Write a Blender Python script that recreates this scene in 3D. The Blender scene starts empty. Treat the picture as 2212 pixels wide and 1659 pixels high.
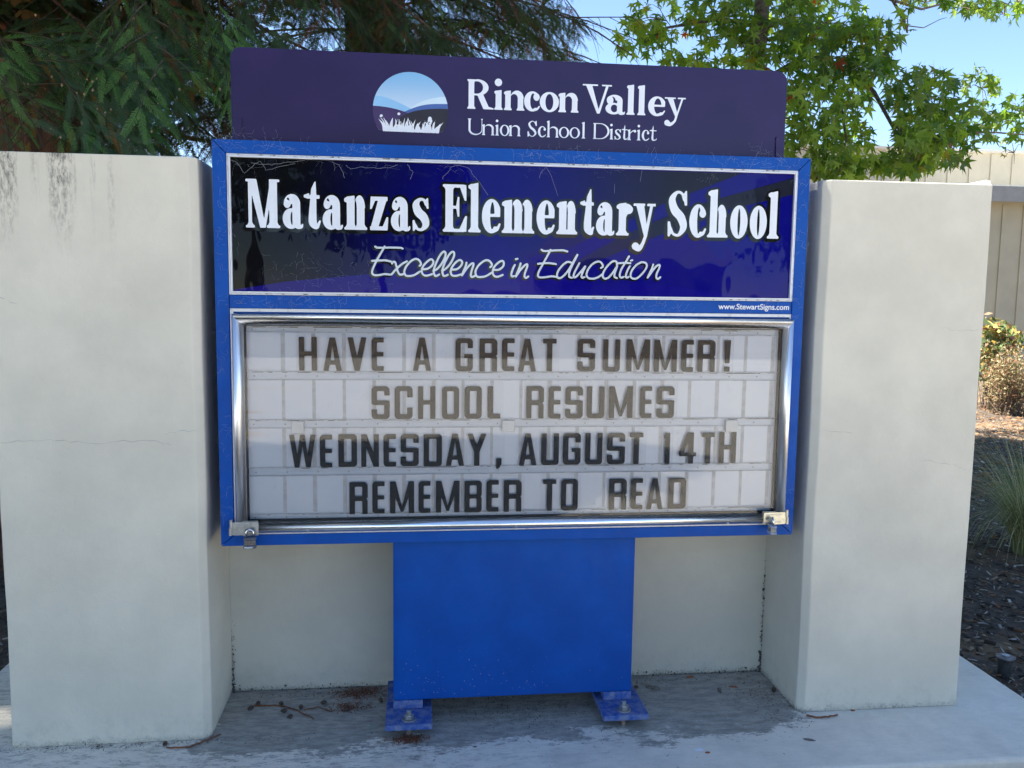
import bpy, bmesh, math, random
import numpy as np
from mathutils import Vector, Matrix
random.seed(7); RNG = np.random.default_rng(11)
SC = bpy.context.scene; COL = SC.collection
# ------------------------------------------------------------------ camera, sky, sun, exposure
CP = dict(cx=.58549, cy=-2.61485, cz=1.39342, yaw=.11575, pitch=.1065, roll=.01314, f=1834.4525)
def cam_axes():
    a, b, c = CP['yaw'], CP['pitch'], CP['roll']
    fw = Vector((math.sin(a), math.cos(a), 0)); rt = Vector((math.cos(a), -math.sin(a), 0)); up = Vector((0, 0, 1))
    f2 = fw*math.cos(b) - up*math.sin(b); u2 = up*math.cos(b) + fw*math.sin(b)
    return rt*math.cos(c) + u2*math.sin(c), u2*math.cos(c) - rt*math.sin(c), f2
CR, CU, CF = cam_axes(); CO = Vector((CP['cx'], CP['cy'], CP['cz']))
cd = bpy.data.cameras.new('camera'); cam = bpy.data.objects.new('camera', cd); COL.objects.link(cam)
cam.matrix_world = Matrix(((CR.x, CU.x, -CF.x, CO.x), (CR.y, CU.y, -CF.y, CO.y), (CR.z, CU.z, -CF.z, CO.z), (0, 0, 0, 1)))
cd.sensor_width = 36; cd.lens = 36*CP['f']/2212; cd.clip_start = .05; cd.clip_end = 3000
SC.camera = cam
SUN_EL, SUN_AZ = math.radians(60), math.radians(-66)       # azimuth from +Y (behind the sign) towards +X
w = bpy.data.worlds.new('World'); SC.world = w; w.use_nodes = True
nt = w.node_tree; bg = nt.nodes['Background']
sky = nt.nodes.new('ShaderNodeTexSky'); sky.sky_type = 'NISHITA'; sky.sun_disc = False
sky.sun_elevation = SUN_EL; sky.sun_rotation = SUN_AZ; sky.air_density = .7; sky.dust_density = 0; sky.ozone_density = 2.0
nt.links.new(sky.outputs[0], bg.inputs[0]); bg.inputs[1].default_value = .078
sd = bpy.data.lights.new('sun', 'SUN'); so = bpy.data.objects.new('sun', sd); COL.objects.link(so)
sd.energy = 5; sd.angle = math.radians(.53); sd.color = (1, .95, .87)
sv = Vector((math.sin(SUN_AZ)*math.cos(SUN_EL), math.cos(SUN_AZ)*math.cos(SUN_EL), math.sin(SUN_EL)))
so.rotation_euler = sv.to_track_quat('Z', 'Y').to_euler(); so.location = (0, 0, 20)
SC.view_settings.view_transform = 'Standard'; SC.view_settings.look = 'None'
SC.view_settings.gamma = 1; SC.view_settings.use_curve_mapping = False
SC.view_settings.exposure = 2.13
SC.render.engine = 'CYCLES'
SC.cycles.max_bounces = 8; SC.cycles.transparent_max_bounces = 24; SC.cycles.transmission_bounces = 6

def at(u, v, axis, val):
    """point on the plane axis=val seen at photo position u,v (0..2212, 0..1659)"""
    d = CF + CR*((u-1106)/CP['f']) - CU*((v-829.5)/CP['f'])
    i = 'xyz'.index(axis); t = (val-CO[i])/d[i]
    return CO + d*t
def src(ox, oy, s):
    """photo position of a pixel of an enlarged crop"""
    return lambda x, y: ((ox+x/s)/1.82278, (oy+y/s)/1.82278)

# ------------------------------------------------------------------ object helpers
LOC = {}
def tag(o, label=None, cat=None, group=None, kind=None):
    if label: o['label'] = label
    if cat: o['category'] = cat
    if group: o['group'] = group
    if kind: o['kind'] = kind
    return o
def thing(name, loc, label, cat, group=None):
    o = bpy.data.objects.new(name, None); COL.objects.link(o); o.location = loc
    o.empty_display_size = .05; LOC[o.name] = Vector(loc)
    return tag(o, label, cat, group)
def link_mesh(name, me, mat=None, parent=None, origin=None):
    """me holds world coordinates; they are moved into the parent's frame"""
    o = bpy.data.objects.new(name, me); COL.objects.link(o)
    if mat and not me.materials: me.materials.append(mat)
    base = Vector((0, 0, 0))
    if parent is not None:
        o.parent = parent; base = LOC[parent.name]
    org = Vector(origin) if origin is not None else base
    if org.length > 0: me.transform(Matrix.Translation(-org))
    o.location = org - base; LOC[o.name] = org
    return o
class MB:
    def __init__(s): s.v = []; s.f = []
    def add(s, vs, fs):
        n = len(s.v); s.v += [tuple(p) for p in vs]; s.f += [tuple(i+n for i in f) for f in fs]; return s
    def box(s, x0, y0, z0, x1, y1, z1):
        return s.add([(x0,y0,z0),(x1,y0,z0),(x1,y1,z0),(x0,y1,z0),(x0,y0,z1),(x1,y0,z1),(x1,y1,z1),(x0,y1,z1)],
                     [(0,3,2,1),(4,5,6,7),(0,1,5,4),(1,2,6,5),(2,3,7,6),(3,0,4,7)])
    def prism(s, pts, d):
        """pts: closed loop of 3d points, extruded by vector d"""
        n = len(pts); d = Vector(d); P = [Vector(p) for p in pts]
        return s.add(P+[p+d for p in P], [tuple(range(n)), tuple(range(2*n-1, n-1, -1))]+[(i, i+n, (i+1) % n+n, (i+1) % n) for i in range(n)])
    def tube(s, pts, rad, n=6, cap=True):
        P = [Vector(p) for p in pts]; m = len(P)
        R = [rad]*m if not hasattr(rad, '__len__') else rad
        prev = None; vs = []
        for i in range(m):
            t = (P[min(i+1, m-1)]-P[max(i-1, 0)])
            if t.length < 1e-9: t = Vector((0, 0, 1))
            t.normalize()
            if prev is None:
                a = Vector((0, 0, 1)) if abs(t.z) < .9 else Vector((1, 0, 0)); prev = t.cross(a).normalized()
            prev = (prev - t*prev.dot(t)).normalized(); q = t.cross(prev)
            vs += [P[i]+(prev*math.cos(2*math.pi*k/n)+q*math.sin(2*math.pi*k/n))*R[i] for k in range(n)]
        fs = [(i*n+k, i*n+(k+1) % n, (i+1)*n+(k+1) % n, (i+1)*n+k) for i in range(m-1) for k in range(n)]
        if cap: fs += [tuple(range(n-1, -1, -1)), tuple((m-1)*n+k for k in range(n))]
        return s.add(vs, fs)
    def lathe(s, c, prof, n=20, axis='z'):
        """prof: list of (r, h) from bottom to top round the axis through c"""
        vs = []
        for r, h in prof:
            for k in range(n):
                a = 2*math.pi*k/n; p = (r*math.cos(a), r*math.sin(a), h)
                if axis == 'y': p = (p[0], -p[2], p[1])
                vs.append((c[0]+p[0], c[1]+p[1], c[2]+p[2]))
        m = len(prof)
        fs = [(i*n+k, i*n+(k+1) % n, (i+1)*n+(k+1) % n, (i+1)*n+k) for i in range(m-1) for k in range(n)]
        fs += [tuple(range(n-1, -1, -1)), tuple((m-1)*n+k for k in range(n))]
        return s.add(vs, fs)
    def mesh(s, name, smooth=False):
        me = bpy.data.meshes.new(name); me.from_pydata(s.v, [], s.f); me.validate()
        bm = bmesh.new(); bm.from_mesh(me); bmesh.ops.recalc_face_normals(bm, faces=bm.faces); bm.to_mesh(me); bm.free()
        if smooth:
            me.polygons.foreach_set('use_smooth', [True]*len(me.polygons))
        return me
    def build(s, name, mat, parent=None, smooth=False, bevel=0, seg=2, origin=None):
        o = link_mesh(name, s.mesh(name, smooth), mat, parent, origin)
        if bevel:
            b = o.modifiers.new('bevel', 'BEVEL'); b.width = bevel; b.segments = seg; b.limit_method = 'ANGLE'
            b.angle_limit = math.radians(35)
        if smooth and not bevel: pass
        return o

# ------------------------------------------------------------------ materials
def rgb(r, g, b): return (r, g, b, 1)
def srgb(r, g, b):
    return tuple(((c/255)/12.92 if c/255 < .04045 else ((c/255+.055)/1.055)**2.4) for c in (r, g, b))+(1,)
class M:
    def __init__(s, name, rough=.6, metal=0, base=(.5, .5, .5), spec=.5, coat=0, coat_rough=.03):
        s.m = bpy.data.materials.new(name); s.m.use_nodes = True; s.t = s.m.node_tree; s.n = s.t.nodes
        s.b = s.n['Principled BSDF']; s.out = s.n['Material Output']
        s.set('Base Color', (*base[:3], 1)); s.set('Roughness', rough); s.set('Metallic', metal)
        s.set('Specular IOR Level', spec); s.set('Coat Weight', coat); s.set('Coat Roughness', coat_rough)
        s.pos = s.n.new('ShaderNodeNewGeometry').outputs['Position']
    def set(s, k, v):
        if hasattr(v, 'is_linked') or hasattr(v, 'links'): s.t.links.new(v, s.b.inputs[k])
        else: s.b.inputs[k].default_value = v
    def L(s, a, b): s.t.links.new(a, b)
    def scaled(s, sc):
        n = s.n.new('ShaderNodeVectorMath'); n.operation = 'MULTIPLY'; s.L(s.pos, n.inputs[0]); n.inputs[1].default_value = sc
        return n.outputs[0]
    def noise(s, scale, detail=6, rough=.6, stretch=(1, 1, 1), dist=0):
        n = s.n.new('ShaderNodeTexNoise'); s.L(s.scaled(stretch), n.inputs['Vector'])
        n.inputs['Scale'].default_value = scale; n.inputs['Detail'].default_value = detail
        n.inputs['Roughness'].default_value = rough; n.inputs['Distortion'].default_value = dist
        return n.outputs[0]
    def sep(s):
        n = s.n.new('ShaderNodeSeparateXYZ'); s.L(s.pos, n.inputs[0]); return n.outputs
    def ramp(s, x, a, b, va=0, vb=1, smooth=True):
        n = s.n.new('ShaderNodeMapRange'); n.interpolation_type = 'SMOOTHSTEP' if smooth else 'LINEAR'
        s.L(x, n.inputs[0]); n.inputs[1].default_value = a; n.inputs[2].default_value = b
        n.inputs[3].default_value = va; n.inputs[4].default_value = vb
        return n.outputs[0]
    def math(s, op, a, b=None, clamp=False):
        n = s.n.new('ShaderNodeMath'); n.operation = op; n.use_clamp = clamp
        for i, q in enumerate((a, b)):
            if q is None: continue
            if isinstance(q, (int, float)): n.inputs[i].default_value = q
            else: s.L(q, n.inputs[i])
        return n.outputs[0]
    def mix(s, f, a, b):
        n = s.n.new('ShaderNodeMix'); n.data_type = 'RGBA'
        if isinstance(f, (int, float)): n.inputs[0].default_value = f
        else: s.L(f, n.inputs[0])
        for i, q in ((6, a), (7, b)):
            if isinstance(q, tuple): n.inputs[i].default_value = (*q[:3], 1)
            else: s.L(q, n.inputs[i])
        return n.outputs[2]
    def bump(s, h, strength=.3, dist=.002):
        n = s.n.new('ShaderNodeBump'); s.L(h, n.inputs['Height']); n.inputs['Strength'].default_value = strength
        n.inputs['Distance'].default_value = dist
        s.L(n.outputs[0], s.b.inputs['Normal']); return n.outputs[0]
def simple(name, base, rough=.6, metal=0, var=.15, scale=20, bump=0, bscale=150, **k):
    m = M(name, rough, metal, base, **k)
    c2 = tuple(max(0, c*(1-var)) for c in base[:3]); c1 = tuple(min(1, c*(1+var)) for c in base[:3])
    m.set('Base Color', m.mix(m.ramp(m.noise(scale), .3, .7), c2, c1))
    if bump: m.bump(m.noise(bscale, 4), bump, .001)
    return m.m

def stucco(name, base, stains=False):
    m = M(name, .75, base=base)
    c = m.mix(m.ramp(m.noise(3, 5), .3, .75), tuple(q*.90 for q in base), tuple(min(1, q*1.06) for q in base))
    x, y, z = m.sep()
    # grime in the first centimetres above the slab, ragged edge
    g = m.math('ADD', z, m.math('MULTIPLY', m.noise(45, 8, .75), -.075))
    base_g = m.ramp(g, -.040, -.012, 1, 0)
    pt = m.ramp(m.noise(6, 6, .7), .42, .62); fn = m.ramp(m.noise(160, 5, .8), .42, .58, .15, 1)
    c = m.mix(m.math('MULTIPLY', m.math('MULTIPLY', base_g, fn), m.ramp(pt, 0, 1, .35, .95)), c, (.10, .095, .08))
    veil = m.math('MULTIPLY', m.ramp(z, .16, 0), m.ramp(m.noise(30, 8, .8), .45, .7))
    c = m.mix(m.math('MULTIPLY', veil, .30), c, (.32, .31, .25))
    # light brush marks / scuffs
    sc = m.ramp(m.noise(14, 9, .8, (1, 1, .35)), .68, .78)
    c = m.mix(m.math('MULTIPLY', sc, .22), c, (.25, .25, .22))
    dots = m.ramp(m.noise(210, 2, .5), .76, .8)
    c = m.mix(m.math('MULTIPLY', dots, .5), c, (.12, .11, .09))
    if stains:
        # mould running down from the coping
        streak = m.ramp(m.noise(13, 5, .6, (1, 0, .06)), .46, .60)
        fine = m.ramp(m.noise(95, 8, .8, (1, 0, .30)), .42, .62)
        top = m.ramp(m.math('ADD', z, m.math('MULTIPLY', m.noise(5, 2, .5, (1, 0, 0)), -.30)), 1.30, 1.62)
        left = m.ramp(x, -.22, -.34)
        f = m.math('MULTIPLY', m.math('MULTIPLY', streak, fine), m.math('MULTIPLY', top, left))
        c = m.mix(m.math('MULTIPLY', f, .88), c, (.08, .075, .06))
    m.set('Base Color', c)
    h = m.math('ADD', m.math('MULTIPLY', m.noise(330, 5, .7), .55), m.math('MULTIPLY', m.noise(26, 7, .7), 1.6))
    pits = m.ramp(m.noise(120, 2, .4), .70, .80, 0, -1.2)
    m.bump(m.math('ADD', h, pits), .42, .0022)
    return m.m

MT = {}
MT['stucco_l'] = stucco('painted stucco', (.78, .725, .585), True)
MT['stucco_r_dull'] = stucco('painted stucco right', (.69, .655, .545))  # right pier's duller copy: weaker bounce light put into the colour
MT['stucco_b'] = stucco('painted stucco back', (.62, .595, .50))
def blue_paint():
    m = M('blue sign paint', .42, base=(.003, .06, .36), spec=.22)
    c = m.mix(m.ramp(m.noise(6, 5), .3, .7), (.0002, .064, .33), (.0004, .082, .40))
    c = m.mix(m.math('MULTIPLY', m.ramp(m.noise(22, 9, .8), .56, .8), .10), c, (.20, .28, .45))
    sp = m.ramp(m.noise(170, 3, .6), .71, .76)
    x, y, z = m.sep()
    low = m.ramp(z, .55, .1, .12, 1)
    c = m.mix(m.math('MULTIPLY', m.math('MULTIPLY', sp, low), .8), c, (.45, .42, .38))
    m.set('Base Color', c); m.set('Roughness', m.ramp(m.noise(30, 5), .3, .7, .38, .6))
    m.bump(m.noise(300, 3), .06, .001)
    return m.m
MT['blue'] = blue_paint()
MT['plate'] = None
def plate_paint():
    m = M('dusty blue plate paint', .65, base=(.02, .08, .3))
    f = m.ramp(m.noise(38, 8, .7), .35, .7)
    m.set('Base Color', m.mix(m.math('MULTIPLY', f, .7), (.01, .075, .34), (.26, .29, .36))); m.bump(m.noise(120), .2, .001); return m.m
MT['plate'] = plate_paint()
def alu(name, rough=.2, base=(.93, .93, .94), aniso=(1, 1, 1)):
    m = M(name, rough, 1, base)
    m.set('Roughness', m.ramp(m.noise(60, 6, .7, aniso), .3, .8, rough*.8, rough*1.7)); m.bump(m.noise(400, 3, .6, aniso), .04, .001)
    return m.m
MT['alu_h'] = alu('brushed aluminium along', .24, aniso=(.02, 1, 1))
MT['alu_v'] = alu('brushed aluminium upright', .36, aniso=(1, 1, .02))
def dirty_alu():
    m = M('dull grey aluminium trim', .45, .6, (.55, .57, .6))
    f = m.ramp(m.noise(30, 9, .8), .5, .72)
    m.set('Base Color', m.mix(m.math('MULTIPLY', f, .7), (.6, .62, .66), (.16, .14, .12))); m.set('Metallic', .35); return m.m
MT['trim'] = dirty_alu()
MT['white_trim'] = simple('white vinyl edge', (.78, .8, .84), .35, var=.06)
MT['galv'] = simple('galvanised steel', (.40, .42, .42), .38, .85, .2, 60, .2)
MT['galv_warm'] = simple('zinc plated steel', (.58, .56, .46), .35, .8, .15, 60, .2)
MT['lock_steel'] = simple('laminated steel', (.33, .27, .23), .45, .6, .4, 160, .3)
MT['lock_grey'] = simple('grey plastic lock bumper', (.10, .105, .13), .55, var=.2)
MT['lock_light'] = simple('chalky grey lock bumper', (.30, .32, .40), .6, var=.25, scale=90)
MT['chrome'] = M('shackle steel', .15, 1, (.8, .8, .8)).m
MT['black'] = simple('black gap', (.012, .012, .014), .8)
MT['print_white'] = simple('white vinyl print', (.80, .83, .88), .35, var=.03, coat=.5, spec=.4)
MT['script_white'] = simple('pale vinyl print', (.60, .66, .72), .35, var=.03, coat=.5)
MT['print_black'] = simple('black vinyl print', (.006, .006, .008), .25, var=.1, coat=.6, spec=0)
def clearish(name, ref=1.0, tint=(1, 1, 1), haze=0, ior=1.5):
    m = bpy.data.materials.new(name); m.use_nodes = True; t = m.node_tree; n = t.nodes; n.remove(n['Principled BSDF'])
    tr = n.new('ShaderNodeBsdfTransparent'); tr.inputs[0].default_value = (*tint, 1)
    gl = n.new('ShaderNodeBsdfGlossy'); gl.inputs['Roughness'].default_value = .012; gl.inputs['Color'].default_value = (ref, ref, ref, 1)
    fr = n.new('ShaderNodeFresnel'); fr.inputs[0].default_value = ior
    mx = n.new('ShaderNodeMixShader'); t.links.new(fr.outputs[0], mx.inputs[0]); t.links.new(tr.outputs[0], mx.inputs[1]); t.links.new(gl.outputs[0], mx.inputs[2])
    o = mx.outputs[0]
    if haze:
        di = n.new('ShaderNodeBsdfDiffuse'); di.inputs[0].default_value = (.8, .8, .8, 1)
        mx2 = n.new('ShaderNodeMixShader'); mx2.inputs[0].default_value = haze
        t.links.new(o, mx2.inputs[1]); t.links.new(di.outputs[0], mx2.inputs[2]); o = mx2.outputs[0]
    t.links.new(o, n['Material Output'].inputs[0]); return m
MT['glass'] = clearish('clear polycarbonate', .52, (.995, .995, .995), .004)
MT['card'] = clearish('clear letter card', .15, (.995, .995, .996), 0, 1.18)
MT['track'] = clearish('clear plastic track', .25, (.975, .98, .985), .02, 1.2)
MT['rivet'] = simple('grey rivet', (.35, .35, .36), .4, .5)
def msg_panel():
    m = M('translucent white face', .35, base=(.74, .77, .84), coat=.3)
    x, y, z = m.sep()
    c = m.mix(m.ramp(m.noise(5, 5), .3, .7), (.77, .84, .97), (.83, .88, .98))
    e = m.ramp(m.noise(24, 8, .75, (1, 1, .5)), .55, .75)
    c = m.mix(m.math('MULTIPLY', e, .18), c, (.40, .39, .38))
    m.set('Base Color', c); return m.m
MT['panel'] = msg_panel()
MT['seam2'] = simple('soft grey seam', (.60, .62, .66), .5, var=.12, scale=40)
MT['seam'] = simple('grey seam print', (.58, .61, .66), .5, var=.25, scale=60)
MT['grime'] = simple('dark grime', (.10, .09, .08), .9, var=.5, scale=90)
MT['letter'] = simple('black letter print', (.012, .0115, .0115), .5, var=.1, spec=.25)
MT['clip_dull'] = simple('dried splash specks', (.36, .33, .30), .8, var=.5, scale=200)
MT['clip'] = simple('white plastic clip', (.80, .82, .84), .4, var=.04)
MT['web'] = simple('cobweb silk', (.42, .44, .48), .8, var=.1)

# ------------------------------------------------------------------ lettering: implicit shapes, contoured and extruded
def f_rect(x0, y0, x1, y1): return lambda X, Y: np.maximum(np.abs(X-(x0+x1)/2)-(x1-x0)/2, np.abs(Y-(y0+y1)/2)-(y1-y0)/2)
def f_rr(x0, y0, x1, y1, r):
    def g(X, Y):
        ax = np.abs(X-(x0+x1)/2)-(x1-x0)/2+r; ay = np.abs(Y-(y0+y1)/2)-(y1-y0)/2+r
        return np.hypot(np.maximum(ax, 0), np.maximum(ay, 0))+np.minimum(np.maximum(ax, ay), 0)-r
    return g
def f_poly(*p):
    a = sum(p[i][0]*p[(i+1) % len(p)][1]-p[(i+1) % len(p)][0]*p[i][1] for i in range(len(p)))
    q = p if a > 0 else p[::-1]
    def g(X, Y):
        r = None
        for i in range(len(q)):
            (x0, y0), (x1, y1) = q[i], q[(i+1) % len(q)]; l = math.hypot(x1-x0, y1-y0)
            if l < 1e-9: continue
            d = ((X-x0)*(y1-y0)-(Y-y0)*(x1-x0))/l
            r = d if r is None else np.maximum(r, d)
        return r
    return g
def f_ell(cx, cy, rx, ry): return lambda X, Y: (np.hypot((X-cx)/rx, (Y-cy)/ry)-1)*min(rx, ry)
def f_path(pts, n=8):
    P = np.array(pts, float)
    if len(P) > 2:
        Q = np.vstack([2*P[0]-P[1], P, 2*P[-1]-P[-2]]); out = []
        for i in range(1, len(Q)-2):
            for k in range(n):
                t = k/n; a, b, c, d = Q[i-1], Q[i], Q[i+1], Q[i+2]
                out.append(.5*((2*b)+(c-a)*t+(2*a-5*b+4*c-d)*t*t+(3*b-a-3*c+d)*t**3))
        P = np.array(out+[Q[-2]])
    def g(X, Y):
        r = None
        for (x0, y0, r0), (x1, y1, r1) in zip(P[:-1], P[1:]):
            dx, dy = x1-x0, y1-y0; l2 = dx*dx+dy*dy+1e-12
            t = np.clip(((X-x0)*dx+(Y-y0)*dy)/l2, 0, 1)
            d = np.hypot(X-x0-t*dx, Y-y0-t*dy)-(r0+(r1-r0)*t)
            r = d if r is None else np.minimum(r, d)
        return r
    return g
def U(*f): return lambda X, Y: np.minimum.reduce([g(X, Y) for g in f])
def I(*f): return lambda X, Y: np.maximum.reduce([g(X, Y) for g in f])
def D(a, *b): return lambda X, Y: np.maximum.reduce([a(X, Y)]+[-g(X, Y) for g in b])
def contour(f, x0, y0, x1, y1, h):
    nx = int((x1-x0)/h)+2; ny = int((y1-y0)/h)+2
    X, Y = np.meshgrid(x0+h*np.arange(nx), y0+h*np.arange(ny), indexing='ij')
    V = f(X, Y); V = np.where(np.abs(V) < 1e-7, 1e-7, V); ins = V < 0
    ins[0, :] = ins[-1, :] = False; ins[:, 0] = ins[:, -1] = False; V = np.where(ins, V, np.abs(V))
    pts = {}; adj = {}
    def ep(k):
        if k in pts: return
        d, i, j = k; i2, j2 = (i+1, j) if d == 0 else (i, j+1)
        a, b = V[i, j], V[i2, j2]; t = a/(a-b)
        pts[k] = (X[i, j]+(X[i2, j2]-X[i, j])*t, Y[i, j]+(Y[i2, j2]-Y[i, j])*t)
    s = ins.astype(int); code = s[:-1, :-1]+2*s[1:, :-1]+4*s[1:, 1:]+8*s[:-1, 1:]
    for i, j in zip(*np.nonzero((code > 0) & (code < 15))):
        c = code[i, j]; B, R_, T, L_ = (0, i, j), (1, i+1, j), (0, i, j+1), (1, i, j)
        tab = {1: [(L_, B)], 2: [(B, R_)], 3: [(L_, R_)], 4: [(R_, T)], 5: [(L_, B), (R_, T)], 6: [(B, T)], 7: [(L_, T)],
               8: [(T, L_)], 9: [(B, T)], 10: [(B, R_), (T, L_)], 11: [(R_, T)], 12: [(L_, R_)], 13: [(B, R_)], 14: [(L_, B)]}[int(c)]
        for a, b in tab:
            ep(a); ep(b); adj.setdefault(a, []).append(b); adj.setdefault(b, []).append(a)
    loops = []; seen = set()
    for k in adj:
        if k in seen: continue
        lp = [k]; seen.add(k); cur = k
        while True:
            nx_ = [q for q in adj[cur] if q not in seen]
            if not nx_: break
            cur = nx_[0]; seen.add(cur); lp.append(cur)
        P = [pts[q] for q in lp]
        if len(P) < 4: continue
        out = [P[0]]; last = 0                          # drop points that add nothing
        for i in range(1, len(P)):
            a = P[last]; c = P[(i+1) % len(P)]; l = math.hypot(c[0]-a[0], c[1]-a[1])+1e-9
            dev = max(abs((q[0]-a[0])*(c[1]-a[1])-(c[0]-a[0])*(q[1]-a[1])) for q in P[last+1:i+1])/l
            if dev > h*.07 or i-last > 14: out.append(P[i]); last = i
        if len(out) >= 3: loops.append(out)
    return loops
def fill(loops, thick):
    """flat filled shapes in x,z, thickness along y, front face at y=0"""
    cu = bpy.data.curves.new('c', 'CURVE'); cu.dimensions = '2D'; cu.fill_mode = 'BOTH'; cu.extrude = thick/2
    for lp in loops:
        sp = cu.splines.new('POLY'); sp.points.add(len(lp)-1); sp.use_cyclic_u = True
        for p, (x, z) in zip(sp.points, lp): p.co = (x, z, 0, 1)
    ob = bpy.data.objects.new('c', cu); me = bpy.data.meshes.new_from_object(ob)
    bpy.data.objects.remove(ob); bpy.data.curves.remove(cu)
    me.transform(Matrix(((1, 0, 0, 0), (0, 0, -1, thick/2), (0, 1, 0, 0), (0, 0, 0, 1))))
    return me
def fill_many(groups, thick):
    """fills each glyph on its own and joins them, so that neighbours may touch"""
    V, F = [], []
    for k, g in enumerate(groups):
        if not g: continue
        me = fill(g, thick); n = len(V); dy = -.00012*(k % 2)
        V += [(v.co.x, v.co.y+dy, v.co.z) for v in me.vertices]; F += [tuple(i+n for i in p.vertices) for p in me.polygons]; bpy.data.meshes.remove(me)
    me = bpy.data.meshes.new('text'); me.from_pydata(V, [], F); me.update(); return me
def flat(name, loops, y, thick, mat, parent, many=False):
    me = fill_many(loops, thick) if many else fill(loops, thick); me.name = name; me.transform(Matrix.Translation((0, y, 0)))
    return link_mesh(name, me, mat, parent)

def glyph(ch, w, s, t, h, xh, e):
    """serif letter: box width w, stem s, hairline t, serif thickness h, x-height xh, serif overhang e (cap height 1)"""
    def foot(a, b, y=0, up=1, l=e, r=e):
        br = .06*up; q = y+up*h
        return U(f_rect(a-l, min(y, q), b+r, max(y, q)), f_poly((a-l*.55, q), (b+r*.55, q), (b, q+br), (a, q+br)))
    def flag(a, y): return f_poly((a, y), (a-e, y-.035), (a-e, y-.035-h), (a, y-.10-h*.4))
    def arch(b, R2, top, ry):
        o = f_ell((b+R2)/2, top-ry, (R2-b)/2+.012, ry+.008); i = f_ell((b-.01+R2-s)/2, top-ry, max(.02, (R2-s-b+.01)/2), ry-t*1.9)
        return I(D(o, i), f_rect(b-.02, top-ry, R2+.1, top+.1))
    def stem_top(a, y): return f_poly((a, 0), (a+s, 0), (a+s, y+.012), (a, y-.015))
    if ch in 'li':
        sw = min(s*1.06, w-1.4*e); a = (w-sw)/2; b = a+sw; top = 1.04 if ch == 'l' else xh+.01
        g = U(f_rect(a, 0, b, top-.02), f_poly((a, top-.06), (b, top-.06), (b, top+.01), (a, top-.03)), flag(a, top-.02), foot(a, b))
        if ch == 'i': g = U(g, f_ell((a+b)/2-.01, xh+.27-(.03 if s < .15 else 0), s*.66, s*.66))
        return g
    if ch in 'nh':
        a, b = e, e+s; R2 = w-e; top = xh if ch == 'n' else 1.04
        return U(stem_top(a, top), flag(a, top-.02), foot(a, b, r=e*.8), f_rect(R2-s, 0, R2, xh-.25), foot(R2-s, R2, l=e*.8), arch(b, R2, xh+.01, .26))
    if ch == 'm':
        a = e; b = a+s; R3 = w-e; gap = (R3-b-2*s)/2; R2 = b+gap+s
        return U(stem_top(a, xh), flag(a, xh-.02), foot(a, b, r=e*.5), f_rect(R2-s, 0, R2, xh-.22), foot(R2-s, R2, l=e*.5, r=e*.5),
                 f_rect(R3-s, 0, R3, xh-.22), foot(R3-s, R3, l=e*.5), arch(b, R2, xh+.01, .24), arch(R2, R3, xh+.01, .24))
    if ch == 'r':
        a = e; b = a+s; rb = min(s*.62, .1)
        return U(stem_top(a, xh), flag(a, xh-.02), foot(a, b, r=e*1.2), f_path([(b-.01, xh*.62, t*.5), (b+(w-b)*.35, xh-.10, t*.7), (w-rb*1.2, xh-rb*.9, rb*.75), (w-rb*.95, xh-rb*1.35, rb)]))
    if ch == 'o': return D(f_ell(w/2, xh/2, w/2, xh/2+.015), f_ell(w/2, xh/2, max(.03, w/2-s*1.03), xh/2-t*.9))
    if ch in 'ce':
        ring = D(f_ell(w*.53, xh/2, w*.53, xh/2+.015), f_ell(w*.57, xh/2+.005, max(.03, w*.53-s*1.0), xh/2-t*1.0))
        if ch == 'c':
            r = min(s*.62, w*.2)
            return U(D(ring, f_rect(w*.62, xh*.17, w+.2, xh*.80), f_rect(w*.86, -.1, w+.2, xh*.26)), I(f_ell(w-r*1.05, xh*.73, r, r*1.15), f_rect(0, 0, w+.02, xh)),
                     f_path([(w*.62, t*.5+.01, t*.75), (w*.84, xh*.11, t*.6), (w*.97, xh*.25, t*.4)]))
        ring2 = I(ring, f_rect(-.1, -.1, w, xh+.1))
        return U(D(ring2, f_rect(w*.55, xh*.19, w+.2, xh*.50)), f_rect(s*.6, xh*.48, w*.985, xh*.48+t*1.15),
                 f_path([(w*.6, t*.5+.01, t*.75), (w*.83, xh*.10, t*.6), (w*.97, xh*.26, t*.4)]))
    if ch == 'a':
        tl = w*.13; R2 = w-tl; L2 = R2-s
        bowl = D(f_ell((R2-s*.1)/2, xh*.29, (R2-s*.1)/2, xh*.305), f_ell((s+L2)/2+.01, xh*.30, max(.03, (L2-s)/2+.012), xh*.20))
        top = I(D(f_ell((w*.06+R2)/2, xh*.72, (R2-w*.06)/2, xh*.295), f_ell((w*.06+L2)/2, xh*.70, max(.03, (L2-w*.02)/2-s*.35), xh*.215)), f_rect(0, xh*.72, w, xh+.1))
        r = min(s*.66, w*.17)
        return U(I(bowl, f_rect(-.1, -.1, R2, xh)), f_rect(L2, xh*.12, R2, xh*.73), top, f_ell(w*.06+r, xh*.72, r, r*1.2),
                 f_path([(R2-s*.45, xh*.16, s*.45), (R2-s*.3, .05, s*.36), (w-.035, .035, t*.55), (w-.012, .085, t*.3)]))
    if ch == 't':
        a = w*.28; b = a+s
        return U(f_poly((a, .18), (b, .18), (b, xh), (b-.01, .98), (a+s*.45, .98), (a+s*.35, xh+.12), (a, xh)), f_poly((0, xh), (0, xh-h*.9), (a, xh-h*1.5), (a+.02, xh+.04)),
                 f_rect(a, xh-h*1.35, w*.96, xh), f_path([(a+s/2, .24, s/2), (a+s*.55, .12, s*.5), (a+s*.95, .045, t*.95), (w-.05, .07, t*.6), (w-.012, .16, t*.35)]))
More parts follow.
